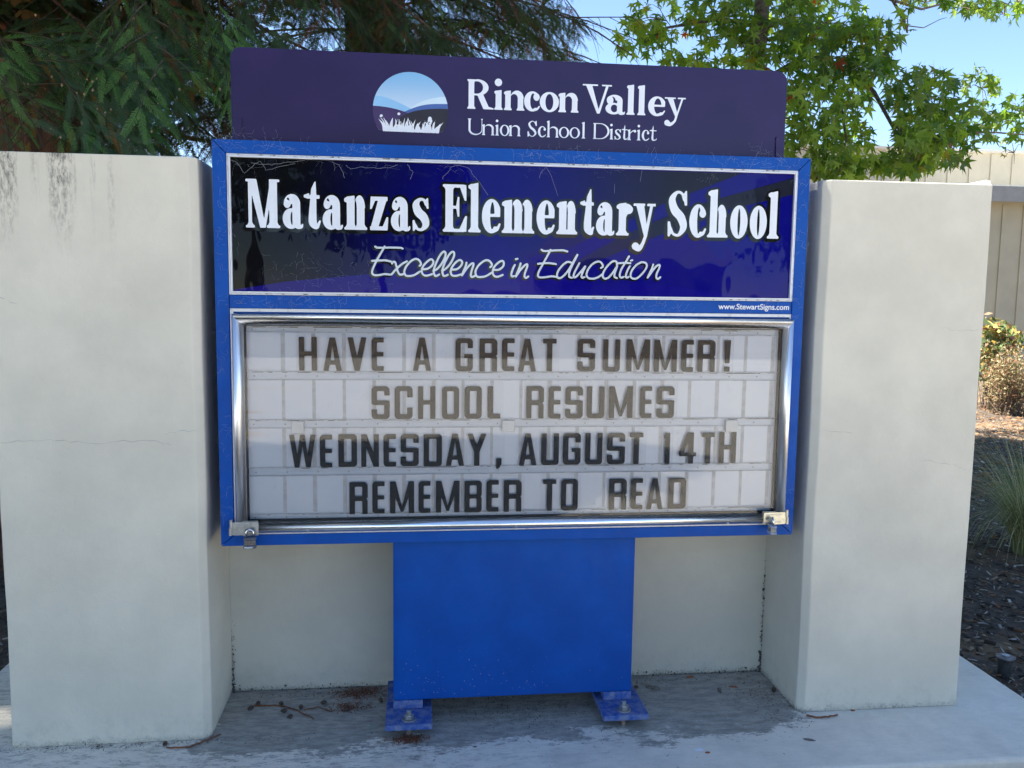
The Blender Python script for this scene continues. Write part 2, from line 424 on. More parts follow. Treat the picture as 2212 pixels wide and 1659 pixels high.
    if ch in 'sS':
        H = xh if ch == 's' else 1.0; q = .5*s*(1.05 if ch == 'S' else 1.0)
        sp = f_path([(w*.80, H*.80, t*.5), (w*.68, H*.95-.012, t*.52), (w*.42, H*.985-t*.5, t*.62), (w*.14+q*.3, H*.80, q*.85), (w*.34, H*.58, q*1.1), (w*.66, H*.42, q*1.1),
                     (w*.86-q*.3, H*.21, q*.88), (w*.58, .012+t*.5, t*.62), (w*.30, H*.05+.01, t*.52), (w*.14, H*.20, t*.5)], 6)
        return U(sp, f_poly((w*.93, H), (w*.86, H), (w*.74, H*.9), (w*.84, H*.68), (w*.96, H*.68)), f_poly((0.02*w, 0), (w*.10, 0), (w*.24, H*.10), (w*.12, H*.33), (0, H*.33)))
    if ch == 'z':
        return U(f_rect(w*.04, xh-t*1.5, w*.96, xh), f_rect(0, 0, w*.96, t*1.5), f_poly((w*.62-s*.3, xh), (w*.96, xh), (s*.95, 0), (0, 0)),
                 f_poly((w*.04, xh), (w*.0, xh-.26), (w*.09, xh-.26), (w*.32, xh-.05)), f_poly((w*.96, 0), (w, .28), (w*.91, .28), (w*.66, .05)))
    if ch == 'y':
        c = w*.56; tt = t*.9; d = -.28
        return U(f_poly((w*.10, xh), (w*.10+s*1.12, xh), (c+.05, .10), (c-.02, -.03)), f_poly((w*.90, xh), (w*.90-tt*1.3, xh), (c-.03, -.05), (c+.04, -.02)),
                 f_rect(0, xh-h, w*.52, xh), f_rect(w*.62, xh-h, w, xh), f_path([(c+.01, 0, tt*.7), (c-.05, d*.6, tt*.75), (w*.30, d-.0, tt*1.1), (w*.14, d+.05, s*.52)]))
    if ch == 'V':
        c = w*.53
        return U(f_poly((w*.10, 1), (w*.10+s*1.15, 1), (c+s*.38, .0), (c-s*.12, .0)), f_poly((w*.90, 1), (w*.90-t*1.5, 1), (c-.01, .02), (c+s*.36, .0)),
                 f_rect(0, 1-h, w*.52, 1), f_rect(w*.66, 1-h, w, 1))
    if ch == 'U':
        a, b = e, e+s; R1 = w-e-t*.9; R2 = w-e
        ring = I(D(f_ell((a+R2)/2, .32, (R2-a)/2, .335), f_ell((b+R1)/2, .34, (R1-b)/2, .335-t*1.3)), f_rect(-.1, -.1, w+.1, .33))
        return U(f_rect(a, .32, b, 1), f_rect(R1, .32, R2, 1), ring, foot(a, b, 1, -1), foot(R1, R2, 1, -1))
    if ch == 'D':
        a, b = e, e+s
        ring = I(D(f_ell(w*.42, .5, w*.58, .5), f_ell(w*.40, .5, w*.6-s*1.08, .5-t*1.1)), f_rect(w*.42, -.1, w+.1, 1.1))
        return U(f_rect(a, 0, b, 1), ring, f_rect(0, 0, w*.44, t*1.1), f_rect(0, 1-t*1.1, w*.44, 1), foot(a, b), foot(a, b, 1, -1))
    if ch == 'R':
        a, b = e, e+s; m_ = .46
        ring = I(D(f_ell(w*.36, (1+m_)/2, w*.44, (1-m_)/2+.01), f_ell(w*.36, (1+m_)/2, w*.44-s*1.0, (1-m_)/2-t)), f_rect(w*.36, m_-.05, w, 1.02))
        return U(f_rect(a, 0, b, 1), ring, f_rect(a, 1-t*1.05, w*.38, 1), f_rect(a, m_, w*.38, m_+t), foot(a, b), foot(a, b, 1, -1),
                 f_poly((w*.36, m_+.05), (w*.36+s*1.1, m_+.05), (w*.82, .06), (w*.80-s*.9, .0)), f_poly((w*.72-s*.5, .0), (w, 0), (w, h*.8), (w*.80, .09)))
    if ch == 'E':
        a, b = e, e+s
        return U(f_rect(a, 0, b, 1), foot(a, b), foot(a, b, 1, -1), f_rect(a, 0, w*.9, t*1.2), f_rect(a, 1-t*1.2, w*.9, 1), f_rect(a, .49, w*.62, .49+t*1.1),
                 f_poly((w*.96, 1), (w*.97, .66), (w*.90, .66), (w*.70, 1-t)), f_poly((w*.97, 0), (w, .34), (w*.93, .34), (w*.68, t)), f_poly((w*.68, .74), (w*.68, .32), (w*.61, .32), (w*.54, .53), (w*.61, .74)))
    if ch == 'M':
        a = e*.9; tl = s*.62; R2 = w-e*.9; R1 = R2-s
        return U(f_rect(a, 0, a+tl*.7, 1), f_rect(R1, 0, R2, 1), foot(a, a+tl*.7), foot(R1, R2, 0), f_rect(0, 1-h, a+s*.9, 1), f_rect(R1, 1-h, w, 1),
                 f_poly((a, 1), (a+s*1.05, 1), (w*.53+.03, .0), (w*.53-.08, .0)), f_poly((R1+.03, 1), (R1+.09, .92), (w*.53+.03, 0), (w*.53-.03, 0)))
    raise ValueError(ch)

def board_glyph(c):
    """block letters of the message board; returns (field, width) in letter heights"""
    s, b, W = .165, .145, .55
    ring = lambda w=W, r=.12: D(f_rr(0, 0, w, 1, r), f_rr(s, b, w-s, 1-b, .03))
    if c == 'H': return U(f_rect(0, 0, s, 1), f_rect(W-s, 0, W, 1), f_rect(0, .44, W, .57)), W
    if c == 'A': return D(U(f_poly((0, 0), (s*.98, 0), (.36, 1), (.20, 1)), f_poly((.57, 0), (.57-s*.98, 0), (.21, 1), (.37, 1)), f_rect(.12, .19, .45, .32)), f_poly((.285, .80), (.225, .33), (.345, .33))), .57
    if c == 'V': return U(f_poly((0, 1), (s*1.02, 1), (.38, 0), (.21, 0)), f_poly((.58, 1), (.58-s*1.02, 1), (.20, 0), (.37, 0))), .58
    if c == 'Y': return U(f_poly((0, 1), (s, 1), (.37, .42), (.21, .42)), f_poly((.58, 1), (.58-s, 1), (.21, .42), (.37, .42)), f_rect(.207, 0, .373, .45)), .58
    if c == 'E':
        w = .38; return U(I(f_rr(0, 0, .8, 1, .11), f_rect(0, 0, s, 1)), I(f_rr(0, 0, .8, 1, .11), f_rect(0, 0, w, b)), I(f_rr(0, 0, .8, 1, .11), f_rect(0, 1-b, w, 1)), f_rect(0, .44, w-.01, .57)), w
    if c == 'O': return ring(), W
    if c == 'C': return D(ring(), f_rect(W-s-.01, .35, W+.1, .66)), W
    if c == 'G': return U(D(ring(), f_rect(W-s-.01, .50, W+.1, .70)), f_rect(W*.5, .40, W, .52), f_rect(W-s, .1, W, .52)), W
    if c == 'S': return U(D(ring(), f_rect(W-s-.02, .56, W+.1, .72), f_rect(-.1, .30, s+.02, .45)), I(f_rr(0, .43, W, 1.5, .09), f_rr(0, -.5, W, .57, .09))), W
    if c == 'U': return D(f_rr(0, 0, W, 1.5, .11), f_rr(s, b, W-s, 1.6, .03), f_rect(-1, 1, 2, 3)), W
    if c == 'D': return D(U(f_rr(0, 0, W, 1, .11), f_rect(0, 0, .2, 1)), f_rr(s, b, W-s, 1-b, .03)), W
    if c == 'R': return D(U(f_rr(0, .41, W, 1, .13), f_rect(0, 0, s, 1), f_rect(0, .41, .25, 1), f_rr(.2, -.5, W-.005, .545, .13)), f_rr(s, .56, W-s, 1-b, .03), f_rr(s, -1, W-s, .41, .02), f_rect(-1, -2, 2, 0), f_poly((W+.02, .52), (W-.055, .475), (W+.02, .43))), W
    if c == 'B': return D(U(f_rr(0, 0, W, .53, .11), f_rr(0, .47, W, 1, .11), f_rect(0, 0, .2, 1)), f_rr(s, .57, W-s, 1-b, .03), f_rr(s, b, W-s, .44, .03)), W
    if c == 'T': w = .42; return U(f_rect(0, 1-b, w, 1), f_rect(w/2-s/2, 0, w/2+s/2, 1)), w
    if c == 'L': w = .39; return I(U(f_rect(0, 0, s, 1), f_rect(0, 0, w, b)), f_rr(0, 0, 1, 1.5, .09)), w
    if c == 'M': w = .73; return U(f_rect(0, 0, s, 1), f_rect(w-s, 0, w, 1), f_poly((0, 1), (s*1.02, 1), (w/2+.04, .05), (w/2-.04, .05)), f_poly((w, 1), (w-s*1.02, 1), (w/2-.04, .05), (w/2+.04, .05))), w
    if c == 'N': w = .55; return U(f_rect(0, 0, s*.95, 1), f_rect(w-s*.95, 0, w, 1), f_poly((0, 1), (s*1.02, 1), (w, 0), (w-s*1.02, 0))), w
    if c == 'W':
        w = .80; return U(f_poly((0, 1), (.155, 1), (.30, 0), (.16, 0)), f_poly((w/2-.075, 1), (w/2+.055, 1), (.30, 0), (.20, 0)), f_poly((w/2-.055, 1), (w/2+.075, 1), (w-.20, 0), (w-.30, 0)), f_poly((w, 1), (w-.155, 1), (w-.30, 0), (w-.16, 0))), w
    if c == '!': return U(f_poly((0, .99), (.19, .99), (.165, .26), (.025, .26)), f_rect(.015, 0, .175, .16)), .19
    if c == ',': return U(f_rect(0, 0.02, .17, .22), f_poly((0, .03), (.17, .06), (.10, -.09), (.0, -.12))), .17
    if c == '1': return U(f_rect(.03, 0, .195, 1), f_poly((.1, 1), (0, .93), (0, .80), (.1, .84))), .195
    if c == '4': return D(U(f_poly((.24, 1), (.44, 1), (.155, .35), (0, .35)), f_rect(0, .24, .53, .36), f_rect(.29, 0, .445, 1)), f_poly((.29, .72), (.29, .36), (.15, .36))), .53
    raise ValueError(c)

# ------------------------------------------------------------------ ground, slab, pavement
def grid_plane(x0, y0, x1, y1, z, n, amp=0, mat=None, name='ground', hole=None):
    xs = np.linspace(x0, x1, n+1); ys = np.linspace(y0, y1, n+1); v = []; f = []
    for j in range(n+1):
        for i in range(n+1):
            v.append((xs[i], ys[j], z+amp*(math.sin(xs[i]*2.1+ys[j])*.4+math.sin(ys[j]*3.3-xs[i]*1.2)*.3+random.uniform(-.3, .3))))
    for j in range(n):
        for i in range(n): f.append((j*(n+1)+i, j*(n+1)+i+1, (j+1)*(n+1)+i+1, (j+1)*(n+1)+i))
    m = MB(); m.v = v; m.f = f; return m
def soil():
    m = M('dark bark mulch soil', .95, base=(.05, .04, .03))
    c = m.mix(m.ramp(m.noise(28, 9, .8), .3, .7), (.035, .027, .021), (.17, .13, .095))
    c = m.mix(m.ramp(m.noise(1.3, 4), .5, .62), c, m.mix(m.noise(60, 6, .8), (.20, .13, .075), (.30, .21, .12)))
    m.set('Base Color', c); m.bump(m.noise(60, 9, .8), .9, .02); return m.m
MT['soil'] = soil()
tag(MB().add([(-600, -600, -.10), (600, -600, -.10), (600, 900, -.10), (-600, 900, -.10)], [(0, 1, 2, 3)]).build('ground', MT['soil']), 'dark mulch covered ground round the sign and the trees', 'ground', kind='structure')
def concrete(name, dark=True, base=(.44, .45, .48)):
    m = M(name, .85, base=base)
    x, y, z = m.sep()
    c = m.mix(m.ramp(m.noise(6, 7, .7), .3, .7), tuple(q*.92 for q in base), tuple(min(.9, q*1.08) for q in base))
    br = m.noise(1, 4, .75, (4, 420, 1))            # broom finish
    c = m.mix(m.ramp(br, .50, .66, 0, .16), c, tuple(q*.6 for q in base))
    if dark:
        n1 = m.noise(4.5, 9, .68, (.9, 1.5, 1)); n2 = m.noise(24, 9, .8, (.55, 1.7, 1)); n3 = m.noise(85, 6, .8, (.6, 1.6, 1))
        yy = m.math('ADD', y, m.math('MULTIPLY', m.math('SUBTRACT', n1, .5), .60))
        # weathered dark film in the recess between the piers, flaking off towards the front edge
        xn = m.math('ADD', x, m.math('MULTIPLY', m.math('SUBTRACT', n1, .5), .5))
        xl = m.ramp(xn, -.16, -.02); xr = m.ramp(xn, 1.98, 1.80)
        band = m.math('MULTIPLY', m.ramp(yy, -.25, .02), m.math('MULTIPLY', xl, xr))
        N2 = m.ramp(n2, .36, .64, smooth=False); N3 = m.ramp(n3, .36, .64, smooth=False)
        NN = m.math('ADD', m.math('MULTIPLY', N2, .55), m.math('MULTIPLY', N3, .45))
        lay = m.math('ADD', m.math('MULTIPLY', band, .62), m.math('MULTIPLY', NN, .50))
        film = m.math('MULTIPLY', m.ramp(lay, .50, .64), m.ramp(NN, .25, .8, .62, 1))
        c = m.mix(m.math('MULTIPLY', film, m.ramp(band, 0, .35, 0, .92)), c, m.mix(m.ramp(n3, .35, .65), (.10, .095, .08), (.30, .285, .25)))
        # thin grey growth in patches, mostly left front
        patch = m.ramp(m.math('ADD', m.math('MULTIPLY', n2, .65), m.math('MULTIPLY', n3, .35)), .49, .56)
        c = m.mix(m.math('MULTIPLY', patch, m.ramp(x, 1.5, .1, .10, .62)), c, (.28, .265, .235))
        c = m.mix(m.math('MULTIPLY', m.ramp(m.noise(2.6, 7, .65), .52, .74), .30), c, (.34, .33, .31))
        sp = m.ramp(m.noise(190, 2, .5), .72, .76)
        c = m.mix(m.math('MULTIPLY', sp, .6), c, (.10, .09, .08))
    m.set('Base Color', c)
    m.bump(m.math('ADD', br, m.noise(180, 5)), .22, .0015)
    return m.m
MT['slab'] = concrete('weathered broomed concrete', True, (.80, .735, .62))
MT['pave'] = concrete('pale concrete paving', False, (.54, .50, .43))
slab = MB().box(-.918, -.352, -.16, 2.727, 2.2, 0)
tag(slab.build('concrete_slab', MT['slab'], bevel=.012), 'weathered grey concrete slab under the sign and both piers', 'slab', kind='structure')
tag(MB().box(-30, -16, -.14, 34, -2.0, -.05).build('pavement', MT['pave']), kind='structure')
def asphalt():
    m = M('sunlit asphalt', .9, base=(.1, .1, .1)); m.set('Base Color', m.mix(m.ramp(m.noise(40, 8), .3, .7), (.12, .12, .12), (.20, .195, .19))); return m.m
MT['asphalt'] = asphalt()
MT['yellow'] = simple('yellow road paint', (.62, .36, .06), .7, var=.2)
tag(MB().box(-80, -60, -.16, 90, -16, -.12).build('road', MT['asphalt']), kind='structure')
for (x0, x1, ya, yb_) in ((-9, -.9, -6.9, -6.1), (-9, -1.2, -8.4, -7.7), (-10, -1.0, -10.6, -10.2), (-11, -2.0, -13.2, -13.4)):
    o = MB().add([(x0, ya, -.046), (x1, yb_, -.046), (x1, yb_+.16, -.046), (x0, ya+.16, -.046)], [(0, 1, 2, 3)]).build('painted_line', MT['yellow'])
    tag(o, kind='structure')

# ------------------------------------------------------------------ piers and back wall
def crack(parent, pts, y, mat, wd=.0007):
    """hairline crack: a thin ragged strip just proud of the face"""
    P = []
    for (a, b) in zip(pts[:-1], pts[1:]):
        for k in range(7):
            t = k/7; P.append((a[0]+(b[0]-a[0])*t+random.uniform(-.003, .003), a[1]+(b[1]-a[1])*t+random.uniform(-.004, .004)))
    m = MB()
    for (a, b) in zip(P[:-1], P[1:]):
        q = wd*random.uniform(.3, 1)
        m.add([(a[0], y, a[1]-q), (b[0], y, b[1]-q), (b[0], y, b[1]+q), (a[0], y, a[1]+q)], [(0, 1, 2, 3)])
    m.build('crack', mat, parent)
MT['crack'] = simple('crack line', (.42, .41, .37), .9)
def pier(name, x0, x1, z, mat, ch_side, label):
    t = thing(name, ((x0+x1)/2, .2, 0), label, 'pier', 'concrete piers flanking the sign')
    c = .022; y0, y1 = -.016, .55
    if ch_side == 'r': loop = [(x0, y0), (x1, y0), (x1+c, y0+c), (x1+c, y1), (x0, y1)]
    else: loop = [(x0-c, y0+c), (x0, y0), (x1, y0), (x1, y1), (x0-c, y1)]
    n = 24; m = MB(); rings = []
    for k in range(n+1):                                  # slight hand-floated waviness
        zz = z*k/n
        r = []
        for (x, y) in loop: r.append((x+.0012*math.sin(zz*9+x*3)+random.uniform(-.0006, .0006), y+random.uniform(-.0004, .0004), zz))
        rings.append(r)
    L = len(loop); vs = [p for r in rings for p in r]
    fs = [(k*L+i, k*L+(i+1) % L, (k+1)*L+(i+1) % L, (k+1)*L+i) for k in range(n) for i in range(L)]
    fs += [tuple(range(L-1, -1, -1)), tuple(n*L+i for i in range(L))]
    m.add(vs, fs); m.build('pier_body', mat, t, bevel=.0035, seg=2)
    return t
pl = pier('sign_pier', -.622, -.0635, 1.7735, MT['stucco_l'], 'r', 'cream stucco pier with black mould streaks at its top, left of the sign')
pr = pier('sign_pier', 1.896, 2.443, 1.763, MT['stucco_r_dull'], 'l', 'clean stucco pier right of the sign, coloured duller for weaker bounce light, without mould streaks')
def PZ(u, v): p = at(u, v, 'y', -.0165); return (p.x, p.z)
for pts in ([(0, 955), (90, 950), (200, 958), (320, 950), (375, 962)], [(355, 938), (400, 930), (432, 932)], [(0, 640), (40, 660)]): crack(pl, [PZ(*p) for p in pts], -.0166, MT['crack'])
for pts in ([(2035, 708), (2075, 716), (2118, 712)], [(1770, 930), (1850, 935)], [(1995, 995), (2060, 1003), (2100, 1020)]): crack(pr, [PZ(*p) for p in pts], -.0166, MT['crack'])
bw = thing('back_wall', (.9, .4, 0), 'low stucco wall linking the two piers behind the blue sign', 'wall')
MB().box(-.045, .30, 0, 1.878, .50, 1.62).build('wall_body', MT['stucco_b'], bw, bevel=.006)
g = MB()
for k in range(700):                                       # dirt crust along the foot of the wall and in its corners
    r = random.random()
    if r < .6: x, y, z = random.uniform(-.04, 1.87), .297, abs(random.gauss(0, .010))
    elif r < .8: x, y, z = -.038+abs(random.gauss(0, .004)), .296, random.uniform(0, .30)*random.random()
    else: x, y, z = 1.872-abs(random.gauss(0, .004)), .296, random.uniform(0, .5)*random.random()
    s = .0005+random.expovariate(1/.0006); g.box(x-s, y-s*.3, z-s, x+s*random.uniform(.5, 1.5), y+.002, z+s)
tag(g.build('dirt_crust', MT['grime'], bw), kind='stuff')

# ------------------------------------------------------------------ the sign
sg = thing('school_sign', (.915, .08, 0), 'blue framed school message board with purple top plaque on a blue pedestal between the piers', 'sign')
X1, Z0, Z1 = 1.83, .6117, 1.8285
cab = MB().box(.002, .0345, Z0+.002, X1-.002, .20, Z1-.002)
cab.box(.002, .0125, 1.300, X1-.002, .0344, Z1-.002); cab.box(.002, .0125, Z0+.002, X1-.002, .0344, .6745)
cab.box(.002, .0125, .6746, .0690, .0344, 1.2999); cab.box(X1-.0645, .0125, .6746, X1-.002, .0344, 1.2999)
cab.build('cabinet', MT['blue'], sg)
gp = .0012; F = .012
def bar(name, a, mat=MT['blue'], y0=0, y1=F, bev=.0015): MB().prism([(p[0], y0, p[1]) for p in a], (0, y1-y0, 0)).build(name, mat, sg, bevel=bev)
bl, bt, bb = .040, .0385, .0335
bar('frame_rail', [(gp, Z1), (X1-gp, Z1), (X1-bl-gp*.2, Z1-bt), (bl+gp*.2, Z1-bt)])
bar('frame_rail', [(gp, Z0), (X1-gp, Z0), (X1-bl-gp*.2, Z0+bb), (bl+gp*.2, Z0+bb)])
bar('frame_stile', [(0, Z0+gp), (0, Z1-gp), (bl-.001, Z1-bt-gp), (bl-.001, Z0+bb+gp)])
bar('frame_stile', [(X1, Z0+gp), (X1, Z1-gp), (X1-bl+.001, Z1-bt-gp), (X1-bl+.001, Z0+bb+gp)])
bar('frame_rail', [(bl+.0005, 1.339), (X1-bl-.0005, 1.339), (X1-bl-.0005, 1.3775), (bl+.0005, 1.3775)], y0=.002)
# small web address on the middle rail
def S(u, v, y=0.): p = at(u, v, 'y', y); return p.x, p.z
def btext(body, x0, x1, zb, y, mat, parent, name='lettering', off=.0, target_h=None):
    cu = bpy.data.curves.new('t', 'FONT'); cu.body = body; cu.size = 1; cu.offset = off; cu.extrude = .004
    ob = bpy.data.objects.new('t', cu); me = bpy.data.meshes.new_from_object(ob)
    bpy.data.objects.remove(ob); bpy.data.curves.remove(cu)
    co = np.zeros(len(me.vertices)*3); me.vertices.foreach_get('co', co); co = co.reshape(-1, 3)
    a, b = co[:, 0].min(), co[:, 0].max(); k = (x1-x0)/(b-a); kz = k if target_h is None else target_h/co[:, 1].max()
    new = np.stack([x0+(co[:, 0]-a)*k, y-co[:, 2]*.05, zb+co[:, 1]*kz], 1); me.vertices.foreach_set('co', new.ravel()); me.update()
    return link_mesh(name, me, mat, parent)
c5 = src(2000, 600, 1.8433)
xa, za = S(*c5(1527, 1140)); xb, zb_ = S(*c5(2040, 1140))
btext('www.StewartSigns.com', xa, xb, (za+zb_)/2, .0008, MT['print_white'], sg, 'web_address', .018)
# --- upper face: trim, printed panel
def frame_strip(x0, z0, x1, z1, w_, y0, y1, mat, name):
    for a in ([(x0, z1), (x1, z1), (x1-w_, z1-w_), (x0+w_, z1-w_)], [(x0, z0), (x1, z0), (x1-w_, z0+w_), (x0+w_, z0+w_)],
              [(x0, z0), (x0, z1), (x0+w_, z1-w_), (x0+w_, z0+w_)], [(x1, z0), (x1, z1), (x1-w_, z1-w_), (x1-w_, z0+w_)]):
        bar(name, a, mat, y0, y1, .0008)
frame_strip(.0405, 1.3785, 1.7915, 1.7895, .0060, .0015, .0118, MT['trim'], 'trim')
frame_strip(.0466, 1.3846, 1.7854, 1.7834, .0040, -.0010, .0117, MT['white_trim'], 'trim')
HX0, HX1, HZ0, HZ1 = .0505, 1.7815, 1.3886, 1.7794
def wavy(m, k=.028):
    """the acrylic sheet is not quite flat: its gloss layer ripples"""
    n = m.n.new('ShaderNodeBump'); m.L(m.noise(3.2, 3, .5, (1, 1, .6)), n.inputs['Height']); n.inputs['Strength'].default_value = k; n.inputs['Distance'].default_value = .12
    m.L(n.outputs[0], m.b.inputs['Coat Normal'])
def header_print():
    m = M('blue and black printed face', .28, base=(0, 0, 0), coat=.28, coat_rough=.015, spec=0)
    x, y, z = m.sep()
    wv = m.noise(2.2, 3, .5)
    xx = m.math('ADD', x, m.math('MULTIPLY', m.math('SUBTRACT', wv, .5), .35))
    xx = m.math('ADD', xx, m.math('MULTIPLY', z, -.25))
    c = m.mix(m.ramp(xx, -.25, .55), (.004, .0045, .006), (.004, .004, .17))
    c = m.mix(m.math('MULTIPLY', m.ramp(m.noise(9, 7, .7), .5, .75), .25), c, (.02, .02, .06))
    m.set('Base Color', c); wavy(m); return m.m
MT['hprint'] = header_print()
def tint_print(name, a, b, x0, x1):
    m = M(name, .28, coat=.28, coat_rough=.015, spec=0); x, y, z = m.sep(); m.set('Base Color', m.mix(m.ramp(x, x0, x1), a, b)); wavy(m); return m.m
MT['wedge'] = tint_print('bright blue print', (.012, .008, .16), (.006, .004, .19), .2, .8)
MT['ray_dark'] = tint_print('dark ray print', (.004, .004, .15), (.016, .018, .032), .80, 1.45)
MT['ray_blue'] = tint_print('blue ray print', (.004, .004, .15), (.012, .011, .16), .9, 1.4)
MB().box(HX0, .0090, HZ0, HX1, .0119, HZ1).build('printed_face', MT['hprint'], sg)
def H5(x, y): return S(*c5(x, y), .009)
def clampz(p): return (min(max(p[0], HX0+.001), HX1-.001), min(max(p[1], HZ0+.001), HZ1-.001))
c1 = src(880, 600, 1.975)
def H1(x, y): return S(*c1(x, y), .009)
def sheet(name, pts, y, mat):
    P = [clampz(p) for p in pts]; flat(name, [P], y, .0002, mat, sg)
sheet('printed_ray', [H1(60, 1068), H1(500, 1003), H1(1100, 950), H1(1700, 925), H1(2200, 925), H5(700, 960), H5(950, 942), H5(1400, 1000), H5(1800, 1060), H1(60, 1100)], .0086, MT['wedge'])
sheet('printed_ray', [H5(-350, 100), H5(1700, 152), H5(1100, 385), H5(750, 560), H5(420, 700), H5(100, 770), H5(-200, 500)], .0086, MT['ray_dark'])
sheet('printed_ray', [H5(2110, 185), H5(2110, 308), H5(1560, 425), H5(1000, 640), H5(560, 830), H5(300, 900), H5(800, 620), H5(1300, 400)], .0086, MT['ray_dark'])
sheet('printed_ray', [H5(1705, 152), H5(2110, 140), H5(2110, 183), H5(1300, 398), H5(1000, 520), H5(1105, 385)], .0084, MT['ray_blue'])
# --- serif headline
def line_text(spec, base_pts, capw, y, st, mat, parent, outline=None, name='lettering', thick=.0003, grid=.016):
    """spec: (char, x0, x1) in plane metres; base z and cap height in metres"""
    z0, cap = base_pts; loops = []; oloops = []
    for ch, xa_, xb_ in spec:
        wdt = (xb_-xa_)/cap; f = glyph(ch, wdt, *st)
        loops.append([[(xa_+p[0]*cap, z0+p[1]*cap) for p in lp] for lp in contour(f, -.08, -.42, wdt+.1, 1.2, grid)])
        if outline:
            q = outline
            def fo(X, Y, f=f, q=q):
                r = f(X, Y)-q
                for k in range(8):
                    a = k*math.pi/4; r = np.minimum(r, f(X+q*math.cos(a), Y+q*math.sin(a)))
                return np.minimum(r, np.minimum(f(X+q*1.4, Y+q*1.3), f(X+q*.9, Y+q*.8)))
            oloops.append([[(xa_+p[0]*cap, z0+p[1]*cap) for p in lp] for lp in contour(fo, -.2, -.5, wdt+.2, 1.3, grid*1.3)])
    flat(name, loops, y, thick, mat, parent, True)
    return oloops
ML = [('M', 178, 440), ('a', 462, 620), ('t', 628, 755), ('a', 772, 928), ('n', 940, 1118), ('z', 1140, 1282), ('a', 1302, 1452), ('s', 1470, 1600), ('E', 1705, 1893), ('l', 1908, 1993), ('e', 2008, 2150)]
MR = [('m', -46, 190), ('e', 205, 335), ('n', 350, 502), ('t', 520, 622), ('a', 637, 770), ('r', 783, 900), ('y', 905, 1065), ('S', 1155, 1298), ('c', 1312, 1432), ('h', 1443, 1592), ('o', 1608, 1733), ('o', 1750, 1873), ('l', 1883, 1957)]
yb = lambda x: 592+(x-310)*.0262
yr = lambda x: 598+(x-60)*.0130
spec = [(c, H1(a, yb(a))[0], H1(b, yb(b))[0]) for c, a, b in ML]+[(c, H5(a, yr(a))[0], H5(b, yr(b))[0]) for c, a, b in MR]
zbase = (H1(310, 592)[1]+H5(1920, 622)[1])/2; ztop = H1(310, 208)[1]
STYLE_A = (.162, .055, .055, .70, .055)
ol = line_text(spec, (zbase, ztop-zbase), 1, .0080, STYLE_A, MT['print_white'], sg, outline=.05, name='headline_lettering')
allo = [lp for g_ in ol for lp in g_]
# outlines of neighbours overlap, so contour them together
def joined_outline():
    cap = ztop-zbase; fs = []
    for ch, a, b in spec:
        wdt = (b-a)/cap; fs.append((a, b, glyph(ch, wdt, *STYLE_A)))
    q = .052*cap
    def f(X, Y):
        r = np.full(X.shape, 9.0)
        for a, b, g_ in fs:
            i0 = np.searchsorted(X[:, 0], a-.25*cap); i1 = np.searchsorted(X[:, 0], b+.25*cap)
            xs, ys = X[i0:i1], Y[i0:i1]; v = None
            for dx, dy in [(math.cos(k*math.pi/4)*q, math.sin(k*math.pi/4)*q) for k in range(8)]+[(0, 0), (q*1.5, q*1.2), (q*.8, q*1.5)]:
                t_ = g_((xs+dx-a)/cap, (ys+dy-zbase)/cap); v = t_ if v is None else np.minimum(v, t_)
            r[i0:i1] = np.minimum(r[i0:i1], v*cap)
        return r
    return contour(f, spec[0][1]-.03, zbase-.06, spec[-1][2]+.03, ztop+.03, .0017)
flat('headline_outline', joined_outline(), .0083, .0002, MT['print_black'], sg)
